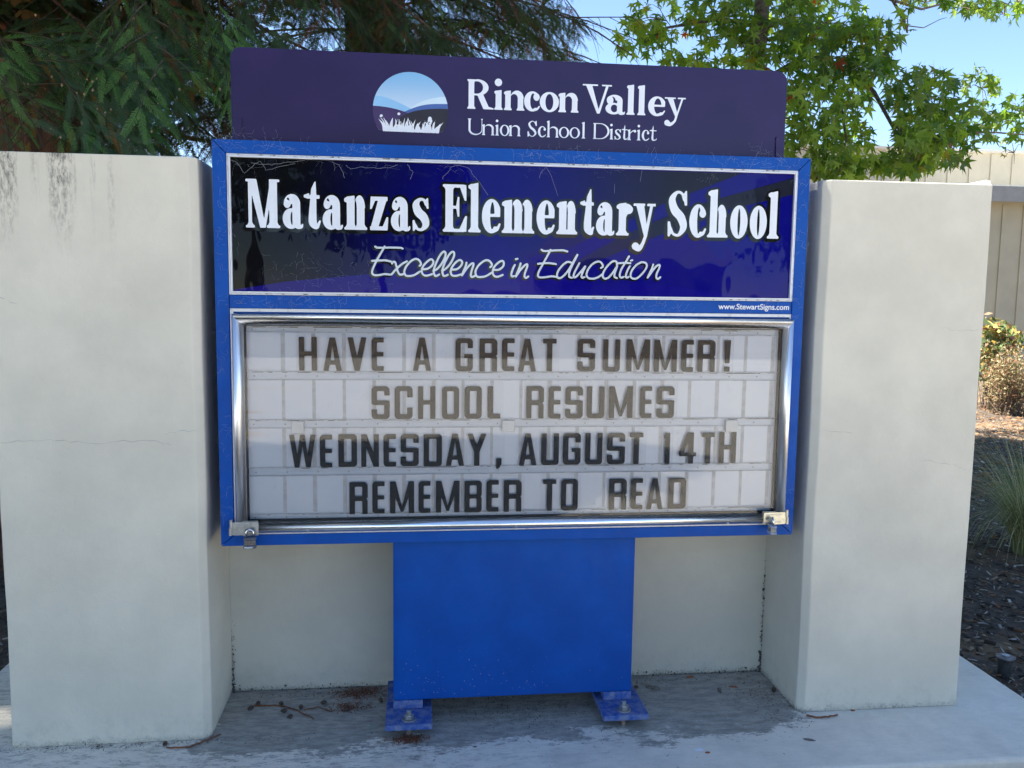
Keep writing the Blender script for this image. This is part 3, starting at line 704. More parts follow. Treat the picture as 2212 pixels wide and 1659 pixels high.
# --- script line, traced stroke by stroke
cE = src(1400, 930, 3.6867); cF = src(2000, 930, 3.4031)
SCR = [
 (cE, [(285, 150), (330, 168), (520, 165), (640, 168), (682, 180)]), (cE, [(422, 150), (380, 225), (320, 330), (265, 440), (240, 520), (262, 560), (330, 566), (420, 550), (515, 556), (560, 510), (620, 450), (680, 400), (745, 365)]),
 (cE, [(240, 358), (340, 352), (440, 352), (512, 368)]), (cE, [(530, 395), (548, 372), (575, 380), (595, 440), (612, 510), (640, 555), (680, 555), (700, 545)]),
 (cE, [(930, 430), (950, 405), (925, 350), (870, 330), (800, 365), (735, 440), (708, 520), (730, 570), (790, 578), (860, 560), (930, 515)]),
 (cE, [(985, 480), (1050, 470), (1110, 425), (1130, 370), (1100, 335), (1050, 360), (985, 430), (960, 505), (985, 560), (1040, 572), (1110, 550)]),
 (cE, [(1130, 500), (1180, 480), (1250, 400), (1300, 300), (1305, 240), (1275, 225), (1225, 280), (1165, 400), (1135, 500), (1150, 570), (1180, 575), (1215, 555)]),
 (cE, [(1255, 500), (1300, 480), (1375, 400), (1425, 300), (1430, 240), (1400, 228), (1350, 280), (1290, 400), (1260, 500), (1275, 570), (1305, 575), (1340, 560)]),
 (cE, [(1400, 485), (1470, 478), (1530, 430), (1548, 375), (1515, 345), (1460, 375), (1400, 450), (1380, 520), (1405, 570), (1460, 575), (1530, 555)]),
 (cE, [(1610, 385), (1600, 430), (1570, 500), (1545, 568), (1590, 500), (1650, 425), (1700, 392), (1712, 415), (1685, 500), (1672, 570), (1690, 592), (1728, 578)]),
 (cE, [(1955, 450), (1980, 420), (1950, 365), (1895, 348), (1820, 390), (1760, 460), (1740, 530), (1765, 585), (1830, 592), (1900, 575), (1975, 530)]),
 (cE, [(2010, 490), (2080, 485), (2140, 440), (2152, 385), (2125, 358), (2070, 385), (2010, 450), (1990, 520), (2010, 575), (2060, 588), (2135, 562)]),
 (cF, [(105, 308), (128, 303)]), (cF, [(92, 385), (65, 440), (45, 510), (55, 540), (80, 535)]),
 (cF, [(170, 365), (150, 430), (105, 540), (160, 460), (225, 390), (258, 378), (255, 420), (228, 490), (222, 540), (240, 560), (272, 540)]),
 (cF, [(450, 183), (490, 200), (640, 190), (740, 190), (795, 205)]), (cF, [(570, 183), (530, 260), (470, 370), (415, 470), (400, 525), (425, 552), (500, 550), (580, 538), (650, 545)]),
 (cF, [(402, 370), (480, 362), (560, 362), (642, 374)]),
 (cF, [(850, 355), (800, 345), (740, 380), (675, 460), (655, 530), (680, 562), (730, 545), (800, 470), (860, 370), (930, 250), (870, 370), (825, 470), (820, 540), (855, 558)]),
 (cF, [(955, 362), (925, 420), (885, 500), (880, 545), (905, 548), (960, 495), (1035, 405), (1005, 470), (985, 530), (995, 556), (1025, 548)]),
 (cF, [(1245, 425), (1272, 405), (1250, 355), (1200, 340), (1130, 375), (1070, 450), (1052, 520), (1080, 562), (1150, 568), (1215, 545), (1270, 505)]),
 (cF, [(1460, 400), (1455, 345), (1410, 335), (1350, 380), (1290, 460), (1268, 530), (1295, 568), (1350, 550), (1410, 480), (1462, 400), (1435, 480), (1425, 540), (1460, 562)]),
 (cF, [(1622, 270), (1575, 350), (1520, 440), (1495, 520), (1515, 555), (1550, 545)]), (cF, [(1480, 362), (1560, 358), (1640, 362)]),
 (cF, [(1645, 328), (1665, 322)]), (cF, [(1632, 402), (1600, 460), (1578, 530), (1590, 556), (1615, 545)]),
 (cF, [(1780, 352), (1720, 385), (1660, 460), (1642, 530), (1670, 568), (1730, 562), (1800, 500), (1855, 420), (1850, 365), (1800, 348), (1770, 355)]),
 (cF, [(1945, 380), (1925, 440), (1870, 555), (1930, 470), (1990, 400), (2030, 385), (2025, 430), (1990, 510), (1990, 560), (2010, 572), (2040, 550)])]
def script_loops(rad, dx=0, dz=0):
    segs = []
    for cr, pts in SCR:
        P = [S(*cr(*p), .009) for p in pts]; segs.append((min(p[0] for p in P), max(p[0] for p in P), f_path([(p[0], p[1], rad) for p in P], 5)))
    def f(X, Y):
        r = np.full(X.shape, 9.0)
        for a, b, g_ in segs:
            i0 = max(0, np.searchsorted(X[:, 0], a-.012)); i1 = np.searchsorted(X[:, 0], b+.012)
            r[i0:i1] = np.minimum(r[i0:i1], g_(X[i0:i1]-dx, Y[i0:i1]-dz))
        return r
    a = S(*cE(200, 100), .009); b = S(*cF(2090, 640), .009)
    return contour(f, a[0]-.01, b[1]-.02, b[0]+.01, a[1]+.02, .0012)
flat('motto_shadow', script_loops(.0050, -.0040, -.0035), .0083, .0002, MT['print_black'], sg)
flat('motto_lettering', script_loops(.0030), .0078, .0003, MT['script_white'], sg)
# --- message door: flange, bullnose frame, glass, face, tracks
frame_strip(.0405, .6455, 1.7965, 1.3380, .010, .004, .0119, MT['trim'], 'door_flange')
def bullnose(x0, z0, x1, z1, parts):
    """half-round extrusion with a small bead, mitred at the corners"""
    prof = []; Wd = .0345
    for k in range(13):
        a = math.pi*k/12; prof.append((Wd/2-math.cos(a)*Wd/2, .010-math.sin(a)**.8*.028))
    for side in parts:
        m = MB(); vs = []
        for d, y in prof:
            if side == 't': a, b = (x0+d, z1-d), (x1-d, z1-d)
            if side == 'b': a, b = (x0+Wd+.001, z0+d), (x1-Wd-.001, z0+d)
            if side == 'l': a, b = (x0+d, z0+.001), (x0+d, z1-d)
            if side == 'r': a, b = (x1-d, z0+.001), (x1-d, z1-d)
            vs += [(a[0], y, a[1]), (b[0], y, b[1])]
        n = len(prof); fs = [(2*i, 2*i+1, 2*i+3, 2*i+2) for i in range(n-1)]+[(0, 1, 2*n-1, 2*n-2), tuple(range(0, 2*n, 2)), tuple(range(2*n-1, 0, -2))]
        me = m.add(vs, fs).mesh('door_frame_bar')
        for p in me.polygons: p.use_smooth = p.index < n-1
        link_mesh('door_frame_bar', me, MT['alu_v' if side in 'lr' else 'alu_h'], sg)
bullnose(.0450, .6520, 1.7995, 1.3232, 'tlr')
bullnose(.0450, .6505, 1.7995, 1.3232, 'b')
for x in (.262, .905, 1.60): MB().lathe((x, -.017, .660), [(.0038, -.002), (.0036, .0012), (.002, .0024)], 10, 'y').build('screw', MT['galv'], sg)
GX0, GX1, GZ0, GZ1 = .0800, 1.7645, .6860, 1.2885
MB().box(GX0-.004, .0040, GZ0-.004, GX1+.004, .0075, GZ1+.004).build('window_pane', MT['glass'], sg)
PY = .0300
MB().box(GX0-.01, PY, GZ0-.02, GX1+.01, PY+.004, GZ1+.02).build('message_face', MT['panel'], sg)
# dark rebate round the pane
frame_strip(.0790, .6850, 1.7655, 1.2896, .0028, .0076, .0295, MT['black'], 'rebate')
TRK = [1.276, 1.1345, .9855, .8365, .6945]
seams = [.189+.0916*k for k in range(18)]
for i, x in enumerate(seams):
    for r in range(4):
        zz1, zz0 = TRK[r]-.012, TRK[r+1]+.013
        wv = random.uniform(.0045, .0065)
        MB().box(x-wv, PY-.0008, zz0, x+wv, PY-.0001, zz1).build('panel_seam', MT['seam2'], sg)
for r, z in enumerate(TRK):
    h0 = .013 if 0 < r < 4 else .009
    MB().box(GX0+.002, PY-.0060, z-h0, GX1-.002, PY-.0012, z+h0).build('letter_track', MT['track'], sg, bevel=.001)
    MB().box(GX0+.002, PY-.0066, z-h0-.0008, GX1-.002, PY-.0061, z-h0+.0010).build('track_lip', MT['seam'], sg)
    MB().box(GX0+.002, PY-.0066, z+h0-.0010, GX1-.002, PY-.0061, z+h0+.0008).build('track_lip', MT['seam'], sg)
    rv = MB()
    for k in range(18): rv.lathe((.10+.0935*k+.004*(r % 2), PY-.0062, z-.001), [(.0024, 0), (.0022, .0006), (.0010, .0007)], 8, 'y')
    tag(rv.build('rivets', MT['rivet'], sg), kind='stuff')
    gm = MB()                                             # grime caught along the track edge
    for k in range(int(60)):
        x = random.uniform(GX0+.01, GX1-.02); l = random.expovariate(1/.02); hh = random.uniform(.0005, .0018)
        gm.box(x, PY-.0072, z+h0-.0020-hh, min(x+l, GX1-.005), PY-.0067, z+h0-.0020)
    tag(gm.build('track_grime', MT['grime'], sg), kind='stuff')
K4 = src(800, 1150, 1.659); K5 = src(2000, 1150, 1.659)
for (cr, xa_, ya_, xb_, yb_) in ((K4, 578, 843, 660, 923), (K4, 1952, 838, 2032, 912), (K5, 1420, 835, 1497, 912)):
    a = S(*cr(xa_, ya_), .022); b = S(*cr(xb_, yb_), .022)
    MB().box(a[0], .0150, b[1], b[0], .0225, a[1]).build('clip', MT['clip'], sg, bevel=.002)
# letter cards
ROWS = [
 ('top', 1.1500, [('HAVE', [(4, 625, 743), (4, 783, 905), (4, 943, 1067), (4, 1100, 1180)]), ('A', [(4, 1370, 1490)]), ('GREAT', [(4, 1648, 1762), (4, 1805, 1922), (4, 1952, 2034), (5, 68, 185), (5, 228, 317)]),
                  ('SUMMER!', [(5, 455, 570), (5, 622, 733), (5, 775, 928), (5, 955, 1105), (5, 1133, 1213), (5, 1240, 1355), (5, 1413, 1455)])]),
 ('second', 1.0000, [('SCHOOL', [(4, 1100, 1218), (4, 1250, 1368), (4, 1403, 1517), (4, 1560, 1672), (4, 1708, 1820), (4, 1858, 1942)]), ('RESUMES', [(5, 120, 235), (5, 265, 345), (5, 375, 490), (5, 515, 630), (5, 660, 815), (5, 862, 940), (5, 972, 1087)])]),
 ('third', .8500, [('WEDNESDAY,', [(4, 562, 735), (4, 762, 843), (4, 883, 1005), (4, 1032, 1148), (4, 1178, 1260), (4, 1290, 1408), (4, 1440, 1560), (4, 1585, 1705), (4, 1725, 1850), (4, 1915, 1950)]),
                    ('AUGUST', [(5, 72, 188), (5, 218, 333), (5, 360, 475), (5, 505, 617), (5, 648, 765), (5, 795, 883)]), ('14TH', [(5, 1018, 1058), (5, 1118, 1230), (5, 1265, 1348), (5, 1378, 1490)])]),
 ('bottom', .7000, [('REMEMBER', [(4, 955, 1075), (4, 1105, 1185), (4, 1220, 1378), (4, 1407, 1485), (4, 1520, 1675), (4, 1707, 1820), (4, 1850, 1930), (4, 1963, 2080)]), ('TO', [(5, 228, 315), (5, 347, 457)]),
                     ('READ', [(5, 660, 775), (5, 803, 880), (5, 905, 1012), (5, 1048, 1162)])])]
ORD = ['first', 'second', 'third', 'fourth', 'fifth', 'sixth', 'seventh', 'eighth', 'ninth', 'tenth']
LH = .1025; GC = {}
YL = PY-.0100
for rname, zb0, words in ROWS:
    vy = {'top': 405, 'second': 718, 'third': 1030, 'bottom': 1330}[rname]
    for wd, boxes in words:
        for k, (ch, (cr, a, b)) in enumerate(zip(wd, boxes)):
            KK = K4 if cr == 4 else K5
            xa_ = S(*KK(a, vy), YL)[0]; xb_ = S(*KK(b, vy), YL)[0]; cx = (xa_+xb_)/2; wid = xb_-xa_
            nm = {'!': 'an exclamation mark', ',': 'a comma', '1': 'the digit 1', '4': 'the digit 4'}.get(ch, 'the letter '+ch)
            lab = f'clear card with {nm}, {ORD[k]} character of {wd.strip(",!")} on the {rname} row'
            if wd == 'A': lab = 'clear card with the lone letter A between HAVE and GREAT on the top row'
            t = thing('letter_card', (cx, YL, zb0), lab, 'letter card', 'letter cards in the message board')
            pad = .0085; dz = random.uniform(-.0008, .0008)
            key = (ch, round(wid, 3))
            x_l, x_r = xa_-pad, xb_+pad
            lp = contour(f_rr(x_l, zb0-.012, x_r, zb0+LH+.016, .006), x_l-.01, zb0-.03, x_r+.01, zb0+LH+.03, .002)
            cm = fill(lp, .0008); cm.transform(Matrix.Translation((0, YL+.0004, 0)))
            link_mesh('card', cm, MT['card'], t)
            f, wn = board_glyph(ch)
            if ch not in GC: GC[ch] = contour(f, -.1, -.2, wn+.1, 1.1, .02)
            sx = wid/wn
            loops = [[(xa_+p[0]*sx, zb0+dz+p[1]*LH) for p in q] for q in GC[ch]]
            fm = fill(loops, .0003); fm.transform(Matrix.Translation((0, YL, 0)))
            link_mesh('character', fm, MT['letter'], t)
# --- plaque on top
MT['purple'] = None
def purple():
    m = M('purple painted aluminium', .34, base=(.045, .022, .10), spec=.3, coat=.22, coat_rough=.2)
    m.set('Base Color', m.mix(m.ramp(m.noise(4, 5), .3, .7), (.017, .0095, .062), (.025, .013, .080))); m.bump(m.noise(500, 2), .12, .0006); return m.m
MT['purple'] = purple()
lp = contour(f_rr(.042, 1.80, 1.775, 2.1115, .034), .02, 1.79, 1.80, 2.13, .004)
lp = [[(x, max(z, 1.829)) for x, z in q] for q in lp]
flat('plaque', lp, .0800, .0035, MT['purple'], sg)
frame_edge = [[(x, z) for x, z in q] for q in contour(D(f_rr(.0412, 1.80, 1.7758, 2.1123, .0348), f_rr(.0425, 1.79, 1.7745, 2.1110, .0335)), .02, 1.83, 1.80, 2.13, .0012)]

for xx in (.046, 1.745):
    MB().box(xx, .074, 1.829, xx+.026, .0795, 1.905).build('plaque_bracket', MT['purple'], sg, bevel=.001)
    MB().box(xx, .0838, 1.829, xx+.026, .0880, 1.905).build('plaque_bracket', MT['purple'], sg, bevel=.001)
cP = src(1440, 250, 1.7015)
def SP(x, y): return S(*cP(x, y), .0795)
R1 = [('R', 680, 857), ('i', 853, 925), ('n', 925, 1063), ('c', 1060, 1165), ('o', 1165, 1293), ('n', 1290, 1425), ('V', 1450, 1645), ('a', 1605, 1735), ('l', 1735, 1812), ('l', 1812, 1880), ('e', 1890, 2003), ('y', 2000, 2140)]
R2 = [('U', 683, 785), ('n', 778, 862), ('i', 862, 898), ('o', 898, 962), ('n', 958, 1037), ('S', 1083, 1148), ('c', 1153, 1207), ('h', 1212, 1292), ('o', 1293, 1362), ('o', 1364, 1434), ('l', 1434, 1482), ('D', 1522, 1632),
      ('i', 1628, 1662), ('s', 1666, 1710), ('t', 1712, 1755), ('r', 1753, 1810), ('i', 1810, 1846), ('c', 1848, 1898), ('t', 1900, 1948)]
b1 = lambda x: 301+(x-700)*.0415; b2 = lambda x: 474+(x-700)*.0375
z1a = SP(700, 301)[1]; z1b = SP(1880, 350)[1]; z1t = SP(700, 103)[1]
line_text([(c, SP(a, b1(a))[0], SP(b, b1(b))[0]) for c, a, b in R1], ((z1a+z1b)/2, z1t-z1a), 1, .0790, (.195, .06, .05, .66, .045), MT['print_white'], sg, name='plaque_name_lettering')
z2a = SP(720, 475)[1]; z2b = SP(1930, 521)[1]; z2t = SP(720, 367)[1]
line_text([(c, SP(a, b2(a))[0], SP(b, b2(b))[0]) for c, a, b in R2], ((z2a+z2b)/2, z2t-z2a), 1, .0790, (.125, .042, .038, .67, .05), MT['print_white'], sg, name='plaque_subtitle_lettering', grid=.025)
# emblem: round landscape with hills and grass
ec = SP(301, 310); er = SP(552, 318)[0]-ec[0]; ec = (ec[0], SP(301, 57)[1]-er)
def EP(x, y): p = SP(x, y); return p
circ = f_ell(ec[0], ec[1], er, er)
chord = (SP(125, 445)[1]+SP(485, 460)[1])/2
disc = I(circ, f_rect(0, chord, 2, 3))
def below(pts):
    P = [EP(*p) for p in pts]; xs = [p[0] for p in P]; zs = [p[1] for p in P]
    cf = np.polyfit(xs, zs, min(4, len(xs)-1)); return lambda X, Y: Y-np.polyval(cf, X)
def right_of(x): q = EP(x, 300)[0]; return lambda X, Y: q-X
def emb(name, f, y, mat): flat(name, contour(f, ec[0]-er-.01, chord-.01, ec[0]+er+.01, ec[1]+er+.01, .0018), y, .0002, mat, sg)
def sky_print():
    m = M('emblem sky print', .35, coat=.4); x, y, z = m.sep(); m.set('Base Color', m.mix(m.ramp(z, ec[1]-er*.25, ec[1]+er), (.62, .74, .86), (.22, .48, .76))); return m.m
MT['esky'] = sky_print()
for nm_, col in (('e_pale', (.62, .78, .88)), ('e_light', (.28, .55, .82)), ('e_mid', (.06, .13, .38)), ('e_purple', (.045, .022, .11)), ('e_dark', (.014, .010, .022))): MT[nm_] = simple('emblem print '+nm_[2:], col, .35, var=.02, coat=.4)
emb('emblem_sky', disc, .0793, MT['esky'])
emb('emblem_hill', I(disc, below([(300, 300), (360, 262), (420, 240), (480, 228), (552, 223)]), right_of(290)), .0790, MT['e_pale'])
emb('emblem_hill', I(disc, below([(50, 217), (110, 220), (180, 243), (250, 275), (303, 303), (360, 335)])), .0787, MT['e_light'])
emb('emblem_hill', I(disc, below([(262, 322), (310, 302), (370, 283), (450, 272), (552, 272)]), right_of(240)), .0784, MT['e_mid'])
emb('emblem_hill', I(disc, below([(50, 283), (110, 288), (180, 300), (250, 320), (320, 350), (400, 400)])), .0781, MT['e_purple'])
emb('emblem_hill', I(disc, below([(190, 400), (250, 350), (320, 322), (400, 308), (480, 304), (552, 306)]), right_of(180)), .0778, MT['e_dark'])
gr = []
rr_ = random.Random(3)
for k in range(46):
    x = 122+k*8.1+rr_.uniform(-3, 3); hgt = rr_.uniform(45, 95)*(1.1 if k in (0, 1, 2, 5, 45) else 1); lean = rr_.uniform(-28, 28)+(-30 if k < 5 else (34 if k > 41 else 0))
    yb0 = 446+(x-125)*.04
    P = [EP(x, yb0+3), EP(x+lean*.25, yb0-hgt*.5), EP(x+lean, yb0-hgt)]
    gr.append((min(p[0] for p in P), f_path([(P[0][0], P[0][1], .0026), (P[1][0], P[1][1], .0018), (P[2][0], P[2][1], .0003)], 4)))
p0 = EP(430, 375); p1 = EP(222, 338); p2 = EP(105, 350)
gr += [(0, f_ell(p0[0], p0[1], .006, .008)), (0, f_path([(*EP(440, 385), .003), (*EP(425, 430), .002)])), (0, f_ell(p1[0], p1[1], .0045, .004)), (0, f_ell(p2[0], p2[1], .0042, .004))]
emb('emblem_grass', U(f_rect(EP(128, 450)[0], chord-.003, EP(484, 450)[0], chord+.004), *[g_[1] for g_ in gr]), .0774, MT['print_white'])
# --- pedestal and base plates
MB().box(.5205, .030, .079, 1.3065, .150, Z0+.01).build('pedestal', MT['blue'], sg, bevel=.003)
MB().box(.5290, .0285, .082, 1.2980, .0299, Z0-.001).build('pedestal_cover', MT['blue'], sg, bevel=.0008)
sp = MB()
for k in range(80):
    x = random.uniform(.54, 1.05) if random.random() < .8 else random.uniform(.54, 1.28); z = .09+abs(random.gauss(0, .075)); q = random.uniform(.0003, .0011); sp.box(x-q, .0279, z-q*.8, x+q, .0286, z+q)
tag(sp.build('splash_specks', MT['clip_dull'], sg), kind='stuff')
for (x0, x1) in ((.4975, .6440), (1.1905, 1.3395)):
    pt = MB().box(x0, -.076, .032, x1, .238, .050).build('base_plate', MT['plate'], sg, bevel=.002)
    cxp = (x0+x1)/2
    tx0 = .5205 if x0 < 1 else 1.3065-.095
    MB().box(tx0, .026, .0501, tx0+.095, .150, .0788).build('post_stub', MT['plate'], sg, bevel=.004, seg=3)
    for yy in (-.040, .200):
        b = MB().lathe((cxp, yy, .0501), [(.023, 0), (.023, .003), (.0215, .0035)], 20).build('washer', MT['galv'], sg, bevel=.0005)
        MB().lathe((cxp, yy, .0537), [(.0155, 0), (.0155, .0125), (.013, .014)], 6).build('nut', MT['galv'], sg, bevel=.0008)
        MB().lathe((cxp, yy, .0675), [(.0082, 0), (.0082, .0125), (.0068, .014)], 12).build('anchor_bolt', MT['galv'], sg)
        MB().lathe((cxp, yy, 0), [(.0082, 0), (.0082, .0318)], 10).build('anchor_bolt', MT['lock_steel'], sg)
# --- hasps (parts) and padlocks (things)
def hasp(side):
    k = 1 if side == 'l' else -1; mat = MT['galv'] if side == 'l' else MT['galv_warm']
    K = src(850, 1980, 7.373) if side == 'l' else src(2900, 1940, 7.373)
    P = lambda x, y: S(*K(x, y), -.022)
    if side == 'l': a, b = P(490, 565), P(1245, 930); pin = P(425, 730); sl = P(985, 800)
    else: a, b = P(790, 575), P(1405, 900); pin = P(1465, 730); sl = P(960, 740)
    x0, x1 = a[0], b[0]; z1, z0 = a[1], b[1]
    loops = contour(D(f_rr(x0, z0, x1, z1, .004), f_rr(sl[0]-.014, sl[1]-.0055, sl[0]+.014, sl[1]+.0055, .005)), x0-.01, z0-.01, x1+.01, z1+.01, .0012)
    flat('hasp', loops, -.0240, .0022, mat, sg)
    for zz in (z1-.007, z0+.0065): MB().box(x0+.008, -.0256, zz-.0014, x1-.012, -.0239, zz+.0014).build('hasp_rib', mat, sg, bevel=.0007)
    for i, (q0, q1) in enumerate(((z0, z0+.022), (z0+.023, z1+.008))): MB().tube([(pin[0]+(.002*k if i else 0), -.0235, q0), (pin[0]+(.002*k if i else 0), -.0235, q1)], .0048, 12).build('hinge_knuckle', mat, sg, smooth=False)
    MB().box(min(pin[0], pin[0]+.010*k), -.0236, z0+.002, max(pin[0], pin[0]+.010*k), -.0222, z1-.002).build('hinge_leaf', mat, sg)
    MB().box(sl[0]-.022, -.0170, z0-.004, sl[0]+.024, -.0160, z1+.002).build('staple_plate', mat, sg, bevel=.0005)
    R = [(sl[0]-.011, -.018, sl[1]-.002), (sl[0]-.0105, -.032, sl[1]-.002), (sl[0]-.006, -.037, sl[1]-.002), (sl[0]+.006, -.037, sl[1]-.002), (sl[0]+.0105, -.032, sl[1]-.002), (sl[0]+.011, -.018, sl[1]-.002)]
    MB().tube(R, .0026, 8).build('staple', mat, sg, smooth=True)
    return sl
sl = hasp('l'); sr = hasp('r')
def padlock(c, w_, h_, d_, rz, cap_mat, body_mat, label, text):
    t = thing('padlock', (c[0], -.040, c[1]), label, 'padlock')
    mk = []
    def bx(name, hw, hd, z0, z1, mat, bev): o = MB().box(-hw, -hd, z0, hw, hd, z1); mk.append((o, name, mat, bev))
    bx('top_bumper', w_/2+.0012, d_/2+.0012, -h_*.26, 0, cap_mat, .003)
    bx('bottom_bumper', w_/2+.0018, d_/2+.0018, -h_, -h_*.66, cap_mat, .004)
    nl = 4; zz = -h_*.66
    for k in range(nl):
        q = h_*.40/nl; bx('laminated_plate', w_/2-.0006*(k % 2), d_/2-.0006*(k % 2), zz+k*q+.0003, zz+(k+1)*q-.0003, body_mat, .001)
    R = Matrix.Translation((c[0], -.040, c[1])) @ Matrix.Rotation(rz, 4, 'Z')
    for m, name, mat, bev in mk:
        m.v = [tuple(R @ Vector(p)) for p in m.v]; m.build(name, mat, t, bevel=bev)
    pts = [(w_*.30*math.cos(a), 0, .012+w_*.34*math.sin(a)) for a in np.linspace(math.pi, 0, 11)]
    pts = [(-w_*.30, 0, -.002)]+pts+[(w_*.30, 0, -.002)]
    MB().tube([R @ Vector(p) for p in pts], .0034, 10).build('shackle', MT['chrome'], t, smooth=True)
    if text:
        o = btext('Master', 0, w_*.72, 0, 0, MT['print_white'], None, 'lettering', .02)
        o.data.transform(R @ Matrix.Translation((-w_*.44, -d_/2-.0022, -h_*.93)) @ Matrix.Rotation(-.03, 4, 'Y')); o.parent = t; o.data.transform(Matrix.Translation(-LOC[t.name]))
    return t
padlock((sl[0]+.003, sl[1]-.0165), .034, .0335, .020, .10, MT['lock_grey'], MT['lock_steel'], 'dark laminated padlock with white lettering at the lower left of the sign door', True)
padlock((sr[0]+.002, sr[1]-.0175), .033, .030, .019, 1.48, MT['lock_light'], MT['galv_warm'], 'pale weathered padlock seen edge-on at the lower right corner of the sign door', False)

# ------------------------------------------------------------------ foliage toolkit
def proj(P):
    P = np.asarray(P, float).reshape(-1, 3); d = P-np.array(CO); z = d@np.array(CF)
    return 1106+CP['f']*(d@np.array(CR))/np.maximum(z, .01), 829.5-CP['f']*(d@np.array(CU))/np.maximum(z, .01), z
def leaf_mat(name, transl=.35, rough=.5, spec=.3):
    m = bpy.data.materials.new(name); m.use_nodes = True; t = m.node_tree; n = t.nodes; b = n['Principled BSDF']
    a = n.new('ShaderNodeAttribute'); a.attribute_name = 'tint'
    t.links.new(a.outputs['Color'], b.inputs['Base Color']); b.inputs['Roughness'].default_value = rough; b.inputs['Specular IOR Level'].default_value = spec
    tr = n.new('ShaderNodeBsdfTranslucent'); hs = n.new('ShaderNodeHueSaturation'); hs.inputs['Hue'].default_value = .485; hs.inputs['Saturation'].default_value = 1.15; hs.inputs['Value'].default_value = 1.7
    t.links.new(a.outputs['Color'], hs.inputs['Color']); t.links.new(hs.outputs[0], tr.inputs[0])
    hs.inputs['Value'].default_value = 2.1
    mx = n.new('ShaderNodeMixShader'); mx.inputs[0].default_value = transl
    t.links.new(b.outputs[0], mx.inputs[1]); t.links.new(tr.outputs[0], mx.inputs[2]); t.links.new(mx.outputs[0], n['Material Output'].inputs[0])
    return m
def inst_mesh(name, var_v, var_f, which, O, A, B, C, S_, tint, org):
    """one mesh from many placed copies; A,B,C are unit axes, which = variant index per copy"""
    VS, FS, TS = [], [], []; n0 = 0
    for k, (v, f) in enumerate(zip(var_v, var_f)):
        idx = np.nonzero(which == k)[0]
        if len(idx) == 0: continue
        v = np.array(v); f = np.array(f)
        P = O[idx, None, :]+S_[idx, None, None]*(v[None, :, 0:1]*A[idx, None, :]+v[None, :, 1:2]*B[idx, None, :]+v[None, :, 2:3]*C[idx, None, :])
        F = f[None]+(np.arange(len(idx))*len(v))[:, None, None]+n0
        VS.append(P.reshape(-1, 3)); FS.append(F.reshape(-1, 3)); TS.append(np.repeat(tint[idx], len(v), 0)); n0 += len(idx)*len(v)
    V = np.vstack(VS)-np.array(org); F = np.vstack(FS); T = np.vstack(TS)
    me = bpy.data.meshes.new(name); me.vertices.add(len(V)); me.vertices.foreach_set('co', V.ravel())
    me.loops.add(F.size); me.loops.foreach_set('vertex_index', F.ravel().astype(np.int32))
    me.polygons.add(len(F)); me.polygons.foreach_set('loop_start', np.arange(0, F.size, 3, dtype=np.int32))
    ca = me.color_attributes.new('tint', 'FLOAT_COLOR', 'POINT'); ca.data.foreach_set('color', np.hstack([T, np.ones((len(T), 1))]).ravel())
    me.update(calc_edges=True); return me
def place_stuff(name, me, mat, parent):
    o = bpy.data.objects.new(name, me); COL.objects.link(o); me.materials.append(mat); o.parent = parent
    LOC[o.name] = LOC[parent.name]; return tag(o, kind='stuff')
def norm(a): return a/np.maximum(np.linalg.norm(a, axis=-1, keepdims=True), 1e-9)
def frames(dirs, nrm):
    A = norm(dirs); C = norm(nrm-A*np.sum(nrm*A, -1, keepdims=True)); B = np.cross(C, A); return A, B, C
def parts_from(tree, pname, var_v, var_f, which, O, A, B, C, S_, tint, mat, sel):
    """the pieces that show largest, each an object sharing mesh data"""
    cache = {}
    for i in sel:
        q = tuple(np.round(tint[i]*12).astype(int)); key = (int(which[i]), q)
        if key not in cache:
            one = inst_mesh(pname, [var_v[which[i]]], [var_f[which[i]]], np.array([0]), np.zeros((1, 3)), np.array([[1., 0, 0]]), np.array([[0, 1., 0]]), np.array([[0, 0, 1.]]), np.ones(1), tint[i:i+1], (0, 0, 0))
            one.materials.append(mat); cache[key] = one
        o = bpy.data.objects.new(pname, cache[key]); COL.objects.link(o); o.parent = tree
        m = np.eye(4); m[:3, 0] = A[i]*S_[i]; m[:3, 1] = B[i]*S_[i]; m[:3, 2] = C[i]*S_[i]; m[:3, 3] = O[i]-np.array(LOC[tree.name])
        o.matrix_local = Matrix(m.tolist())

def spray_variant(L, nl, step, width, seed, curl=.25):
    r = np.random.default_rng(seed); v = []; f = []
    n = int(L/step)
    for k in range(n+1):
        x = k*step; taper = min(1, .45+k*.12)*(1-.55*(k/n)**2.5)
        for s in (-1, 1):
            l = nl*taper*r.uniform(.85, 1.12); a = math.radians(r.uniform(48, 62)); zc = -curl*x*x/L
            dx, dy = l*math.cos(a), l*math.sin(a)*s; i = len(v); wz = r.uniform(-.12, .12)*l
            v += [(x-width/2, 0, zc), (x+width/2, 0, zc), (x+dx+width*.25, dy*.97, zc+wz-l*.08), (x+dx*.92-width*.35, dy, zc+wz-l*.08)]
            f += [(i, i+1, i+2), (i, i+2, i+3)]
    i = len(v); zt = -curl*L
    v += [(0, -.0011, 0), (0, .0011, 0), (L*.5, .0009, -curl*L*.25), (L*.5, -.0009, -curl*L*.25), (L*1.05, 0, zt)]
    f += [(i, i+1, i+2), (i, i+2, i+3), (i+3, i+2, i+4)]
    return v, f
FINE = [spray_variant(.125, .019, .0044, .0025, 1), spray_variant(.10, .017, .0044, .0025, 2), spray_variant(.15, .018, .0046, .0026, 3, .35)]
SEMI = [spray_variant(.125, .020, .0075, .0042, 11), spray_variant(.10, .019, .0078, .0042, 12), spray_variant(.15, .020, .0080, .0044, 13, .35)]
MIDS = [spray_variant(.13, .026, .013, .0085, 4), spray_variant(.16, .027, .014, .009, 5, .35)]
